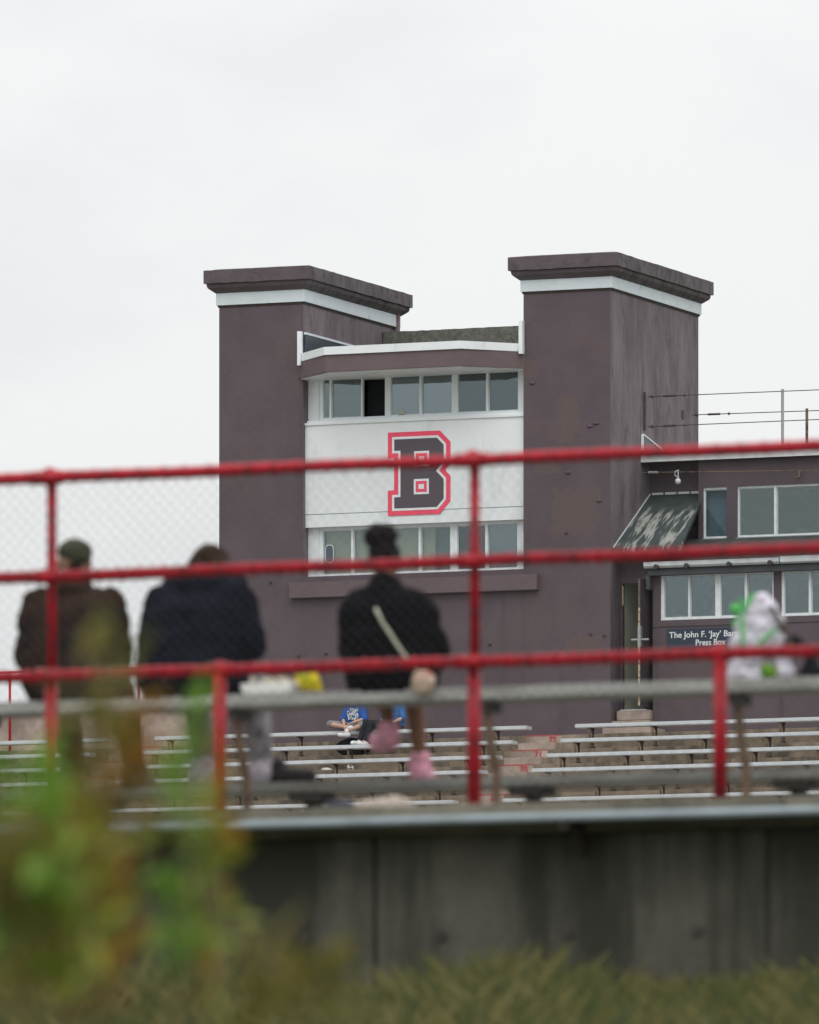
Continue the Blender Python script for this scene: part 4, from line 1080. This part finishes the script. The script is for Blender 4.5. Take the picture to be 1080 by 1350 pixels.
# ------------------------------------------------------------------ things on the near bench and the deck
c0 = at(362, 914, YB); c0.z = zseat
fc = thing('food_container', 'open white foam food container on the grey bench', 'container', c0)
m_foam = M('white_foam', (.76, .76, .74), .8, .03, 6); m_chip = M('pale_noodles', (.66, .60, .46), .7, .2, 20)
bm = BM(); prism(bm, [(-.13, 0), (.13, 0), (.155, .055), (-.155, .055)], 'y', -.11, .11); obj('tray', bevel(bm, .006), m_foam, fc, local=True)
bm = BM(); prism(bm, [(.11, .056), (.11, .060), (.22, .085), (.222, .080)], 'x', -.15, .15); obj('lid', bm, m_foam, fc, local=True)
bm = BM()
for i in range(26):
    a = Vector((random.uniform(-.12, .12), random.uniform(-.09, .08), .056 + random.uniform(0, .02))); tube(bm, a, a + Vector((random.uniform(-.04, .04), random.uniform(-.04, .04), random.uniform(0, .02))), .006, n=5)
obj('food', bm, m_chip, fc, local=True, kind='stuff')
c1 = at(403, 912, YB); c1.z = zseat
m_yel = M('yellow_snack_foil', (.80, .62, .01), .35, .15, 14, dirt=(.12, .36, .05), dirt_at=(.60, .66), dscale=8)
bm = BM(); pts_ = []
for r_ in range(9):
    v_ = r_/8; 
    lp = []
    for i in range(12):
        a = 2*math.pi*i/12; th_ = .035*math.sin(math.pi*min(1, max(.03, v_)))+.003
        lp.append(bm.verts.new((.065*math.cos(a)*(1 if 0 < r_ < 8 else 1.08) + .05*(1-v_) - .02, th_*math.sin(a), .0 + .13*v_)))
    pts_.append(lp)
loft(bm, pts_); bag = remesh(bm, .008, 1, .006, 40)
o = obj('snack_bag', bag, m_yel, None, local=True); o.location = c1; o.rotation_euler = (0, R(4), R(12)); o.location.z += .02
tag(o, 'yellow and green snack bag leaning by the food container', 'snack bag')
# white drawstring bag with green trim
m_lilac = M('lilac_white_bag_cloth', (.66, .63, .72), .85, .12, 7, bmp=.5, bs=10); m_green = M('bright_green_trim', (.07, .46, .10), .7, .1, 10)
m_lime = M('lime_pouch', (.10, .26, .015), .7, .2, 10, dirt=(.34, .30, .03), dirt_at=(.5, .6), dscale=9)
b3 = at(1000, 903, YB); b3.z = Z(1000, 903, YB)
b3.z = zseat
bp = thing('backpack', 'white and lilac bag with bright green trim standing on the bench', 'bag', b3)
def bl(px, py, dy=0): return at(px, py, YB + dy) - b3
bm = BM()
capsule(bm, bl(975, 890), bl(1028, 886), .065, .07); capsule(bm, bl(982, 850), bl(1022, 848), .075, .075); capsule(bm, bl(986, 828), bl(1018, 826), .075, .07); capsule(bm, bl(994, 808), bl(1010, 806), .065, .06); capsule(bm, bl(1000, 796), bl(1004, 793), .055, .05); capsule(bm, bl(976, 868), bl(1026, 866), .075, .075); capsule(bm, bl(970, 895), bl(1036, 890), .035, .035)
obj('bag_body', remesh(bm, .010, 4, .018, 12), m_lilac, bp, local=True)
def strip(pts, m_, nm, r_=.013):
    bm = BM(); path(bm, pts, r_, 7); obj(nm, bm, m_, bp, local=True)
strip([bl(994, 783, -.03), bl(984, 800, -.08), bl(978, 820, -.10), bl(980, 838, -.11), bl(978, 850, -.10)], m_green, 'green_trim', .010)
strip([bl(994, 783, -.03), bl(976, 806, -.06), bl(966, 826, -.08)], m_green, 'green_trim', .007)
strip([bl(1000, 850, -.11), bl(1012, 838, -.11), bl(1024, 830, -.09)], m_green, 'green_trim', .011)
strip([bl(1016, 800, -.07), bl(1030, 822, -.08), bl(1040, 842, -.07), bl(1046, 860, -.05)], M('olive_brown_strap', (.07, .055, .04), .8, .2, 9), 'dark_strap', .013)
bm = BM(); ell(bm, bl(1014, 884, -.105), (.05, .03, .045), 12); obj('pocket', remesh(bm, .008, 2, .005, 20), m_lime, bp, local=True)
bm = BM(); box(bm, *(lambda a, b: (a.x, b.x, a.y, a.y + .02, b.z, a.z))(bl(1004, 868, -.125), bl(1022, 880, -.125))); obj('pocket_flap', bm, m_grey, bp, local=True)
bm = BM(); ell(bm, (0, 0, 0), (.029, .029, .029), 16); path(bm, [(0, 0, .03), (.03, .02, .05), (.08, .05, .02)], .005, 5)
o = obj('green_ball', bm, M('felt_green', (.10, .50, .12), .9, .1, 20), None, local=True, smooth=True); o.location = at(970, 803, YB - .04); tag(o, 'small bright green ball dangling beside the white bag', 'ball')
bm = BM(); path(bm, [(-.08, 0, .20), (-.02, -.02, .19), (.05, -.02, .12), (.09, 0, .0)], .035, 8); 
hp = at(1056, 905, YB); hp.z = zseat
ell(bm, (-.10, -.01, .26), (.03, .03, .03), 10); ell(bm, (.06, 0, .03), (.07, .06, .045), 10)
o = obj('dark_handbag', remesh(bm, .012, 2, .006, 20), m_blackcloth, None, local=True); o.location = hp; tag(o, 'black folded bag on the bench right of the white bag', 'bag')
# cloth on the deck
cd_ = at(505, 1058, YF + .16); cd_.z = zlip
m_cloth = M('cream_pink_cloth', (.52, .44, .38), .9, .12, 8, bmp=.4); m_navycloth = M('navy_cloth', (.045, .05, .08), .9, .2, 10)
bm = BM(); ell(bm, (0, 0, .03), (.17, .10, .055), 16); ell(bm, (.06, 0, .045), (.10, .08, .05), 12); ell(bm, (-.12, 0, .02), (.08, .07, .035), 12)
o = obj('folded_cloth', remesh(bm, .010, 2, .008, 18), m_cloth, None, local=True); o.location = cd_; tag(o, 'cream and pink cloth heaped on the concrete lip under the bench', 'cloth')
cd2 = at(448, 1060, YF + .16); cd2.z = zlip
bm = BM(); ell(bm, (0, 0, .03), (.08, .07, .055), 14); ell(bm, (.05, 0, .03), (.07, .06, .035), 12)
o = obj('navy_cloth', remesh(bm, .010, 2, .008, 18), m_navycloth, None, local=True); o.location = cd2; tag(o, 'small navy cloth bundle left of the cream cloth', 'cloth')

# ------------------------------------------------------------------ weeds close to the camera
def leafmat(name, a, b):
    m, t, p = nodes(name)
    g = t.nodes.new('ShaderNodeNewGeometry')
    c = ramp(t, g.outputs['Random Per Island'], a, b, .1, .9)
    t.links.new(c, p.inputs['Base Color']); p.inputs['Roughness'].default_value = .6
    tr = t.nodes.new('ShaderNodeBsdfTranslucent'); t.links.new(c, tr.inputs[0])
    mx = t.nodes.new('ShaderNodeMixShader'); mx.inputs[0].default_value = .35
    o = t.nodes['Material Output']
    t.links.new(p.outputs[0], mx.inputs[1]); t.links.new(tr.outputs[0], mx.inputs[2]); t.links.new(mx.outputs[0], o.inputs[0])
    return m
m_lgreen = leafmat('fresh_green_leaf', (.09, .21, .016), (.21, .36, .032))
m_lyel = leafmat('yellow_green_leaf', (.19, .23, .02), (.32, .35, .045))
m_lolive = leafmat('olive_leaf', (.11, .11, .02), (.22, .185, .033))
m_lorange = leafmat('orange_brown_leaf', (.22, .115, .018), (.40, .21, .03))
m_stem = M('plant_stem', (.10, .085, .03), .8, .2, 12)
def gz(y):
    for (a, za), (b, zb) in zip(gp, gp[1:]):
        if a <= y <= b: return za + (zb - za)*(y - a)/(b - a)
    return 0
def leaf(bm, p, d, L, W, rng):
    d = d.normalized(); s = d.cross(Vector((rng.uniform(-1, 1), rng.uniform(-1, 1), 1))).normalized(); n = s.cross(d)
    a = bm.verts.new(p); b = bm.verts.new(p + d*L*.45 + s*W*.5 - n*L*.03); c = bm.verts.new(p + d*L*.45 - s*W*.5 - n*L*.03); m_ = bm.verts.new(p + d*L*.5 - n*L*.08); e = bm.verts.new(p + d*L - n*L*.12)
    bm.faces.new([a, b, m_]); bm.faces.new([a, m_, c]); bm.faces.new([b, e, m_]); bm.faces.new([m_, e, c])
def weed(name, label, Yw, base_px, stems, mats, seed, leafL=.07, leafW=.03, dens=1.0):
    """stems: pixel polylines (top last) with leaf radius in px at the top part"""
    rng = random.Random(seed)
    b = at(base_px, HY, Yw); b.z = gz(Yw) - .06
    t = thing(name, label, 'plant', b, 'weeds in front of the wall')
    sb = BM(); ls = [BM() for _ in mats]
    for (pts, rad, n, mi) in stems:
        P3 = [at(px, py, Yw + rng.uniform(-.12, .12)) for px, py in pts]
        base = b + Vector((rng.uniform(-.05, .05), rng.uniform(-.05, .05), 0))
        path(sb, [base, base.lerp(P3[0], .5) + Vector((rng.uniform(-.03, .03), 0, .02))] + P3, .006, 5, 0, .35)
        s = Yw / WY / F
        for k in range(int(n*dens)):
            u = rng.random() * (len(P3) - 1); i = min(int(u), len(P3) - 2); c = P3[i].lerp(P3[i+1], u - i)
            o = Vector((rng.gauss(0, 1), rng.gauss(0, 1), rng.gauss(0, .8))) * rad * s * .5
            leaf(ls[mi], c + o*.5, o + Vector((0, 0, rng.uniform(-.02, .05))), leafL*rng.uniform(.6, 1.3), leafW*rng.uniform(.7, 1.3), rng)
    obj('stem', sb, m_stem, t)
    for l_, m_ in zip(ls, mats): 
        if len(l_.verts): obj('foliage', l_, m_, t, kind='stuff')
        else: l_.free()
weed('weed_plant', 'blurred bright green leafy weed at the lower left corner', 13.2, 30, [([(20, 1300), (30, 1150), (35, 1020)], 80, 110, 0), ([(70, 1300), (74, 1150), (74, 1045)], 44, 44, 0), ([(-20, 1250), (-10, 1060)], 70, 50, 1), ([(40, 1320), (50, 1100)], 60, 80, 1)], [m_lgreen, m_lolive], 1)
weed('weed_plant', 'tall yellowish green weed in front of the person in the olive cap', 13.8, 110, [([(110, 1250), (118, 1080), (122, 960), (114, 885), (106, 850)], 30, 26, 1), ([(130, 1250), (135, 1000), (144, 900), (150, 845)], 26, 14, 1), ([(110, 1300), (112, 1100)], 60, 60, 0)], [m_lyel, m_lolive], 2)
weed('weed_plant', 'orange brown withered weed beside the bright green one', 14.2, 140, [([(140, 1300), (150, 1120), (158, 990), (168, 940)], 52, 66, 0), ([(110, 1300), (100, 1150), (92, 1062)], 70, 130, 0), ([(150, 1300), (148, 1150), (130, 1030)], 60, 60, 1), ([(60, 1320), (50, 1180), (40, 1085)], 60, 70, 0)], [m_lorange, m_lolive], 3)
weed('weed_plant', 'slim green weed rising in front of the short red post', 14.6, 245, [([(238, 1300), (245, 1120), (247, 1000), (250, 945)], 18, 22, 0), ([(225, 1300), (222, 1150), (232, 1050)], 40, 34, 0), ([(270, 1300), (262, 1120), (256, 1050)], 36, 20, 1)], [m_lgreen, m_lyel], 4)
weed('weed_plant', 'rusty stalk of dry leaves overlapping the short red post', 15.0, 290, [([(290, 1300), (288, 1100), (287, 960)], 16, 12, 0), ([(285, 1300), (284, 1130), (280, 1080)], 36, 20, 1)], [m_lorange, m_lyel], 5)
weed('weed_plant', 'low olive weed at the bottom of the picture below the plank', 14.0, 400, [([(400, 1345), (405, 1270)], 40, 24, 0), ([(440, 1348), (436, 1290)], 40, 18, 0), ([(350, 1345), (345, 1240)], 50, 26, 0)], [m_lolive], 6)

# grass on the bank
bm = BM(); rng = random.Random(11)
for i in range(26000):
    y = rng.uniform(34, 41.0) if i % 4 else rng.uniform(9, 34)
    xc = -y*math.tan(TH); x = xc + rng.uniform(-1, 1)*(1.2 + y*.06)
    p = Vector((x, y, gz(y) - .06))
    clump = .5 + .5*math.sin(x*2.3 + 1.7*math.sin(x*.9 + y))
    hgt = rng.uniform(.08, .22) + .20*clump*rng.random()
    if i % 60 == 0: hgt = rng.uniform(.35, .62)
    if y < 26: hgt *= .7
    d = Vector((rng.uniform(-.6, .6), rng.uniform(-.6, .6), 1)).normalized(); s = Vector((rng.uniform(-1, 1), rng.uniform(-1, 1), 0)).normalized()*rng.uniform(.002, .0055)
    a, b, c, e = bm.verts.new(p - s), bm.verts.new(p + s), bm.verts.new(p + d*hgt*.6 + s*.7), bm.verts.new(p + d*hgt + Vector((d.x, d.y, 0))*hgt*rng.uniform(.1, .8))
    bm.faces.new([a, b, c]); bm.faces.new([a, c, e])
obj('grass', bm, leafmat('meadow_grass_blades', (.055, .075, .018), (.20, .18, .06)), kind='stuff')
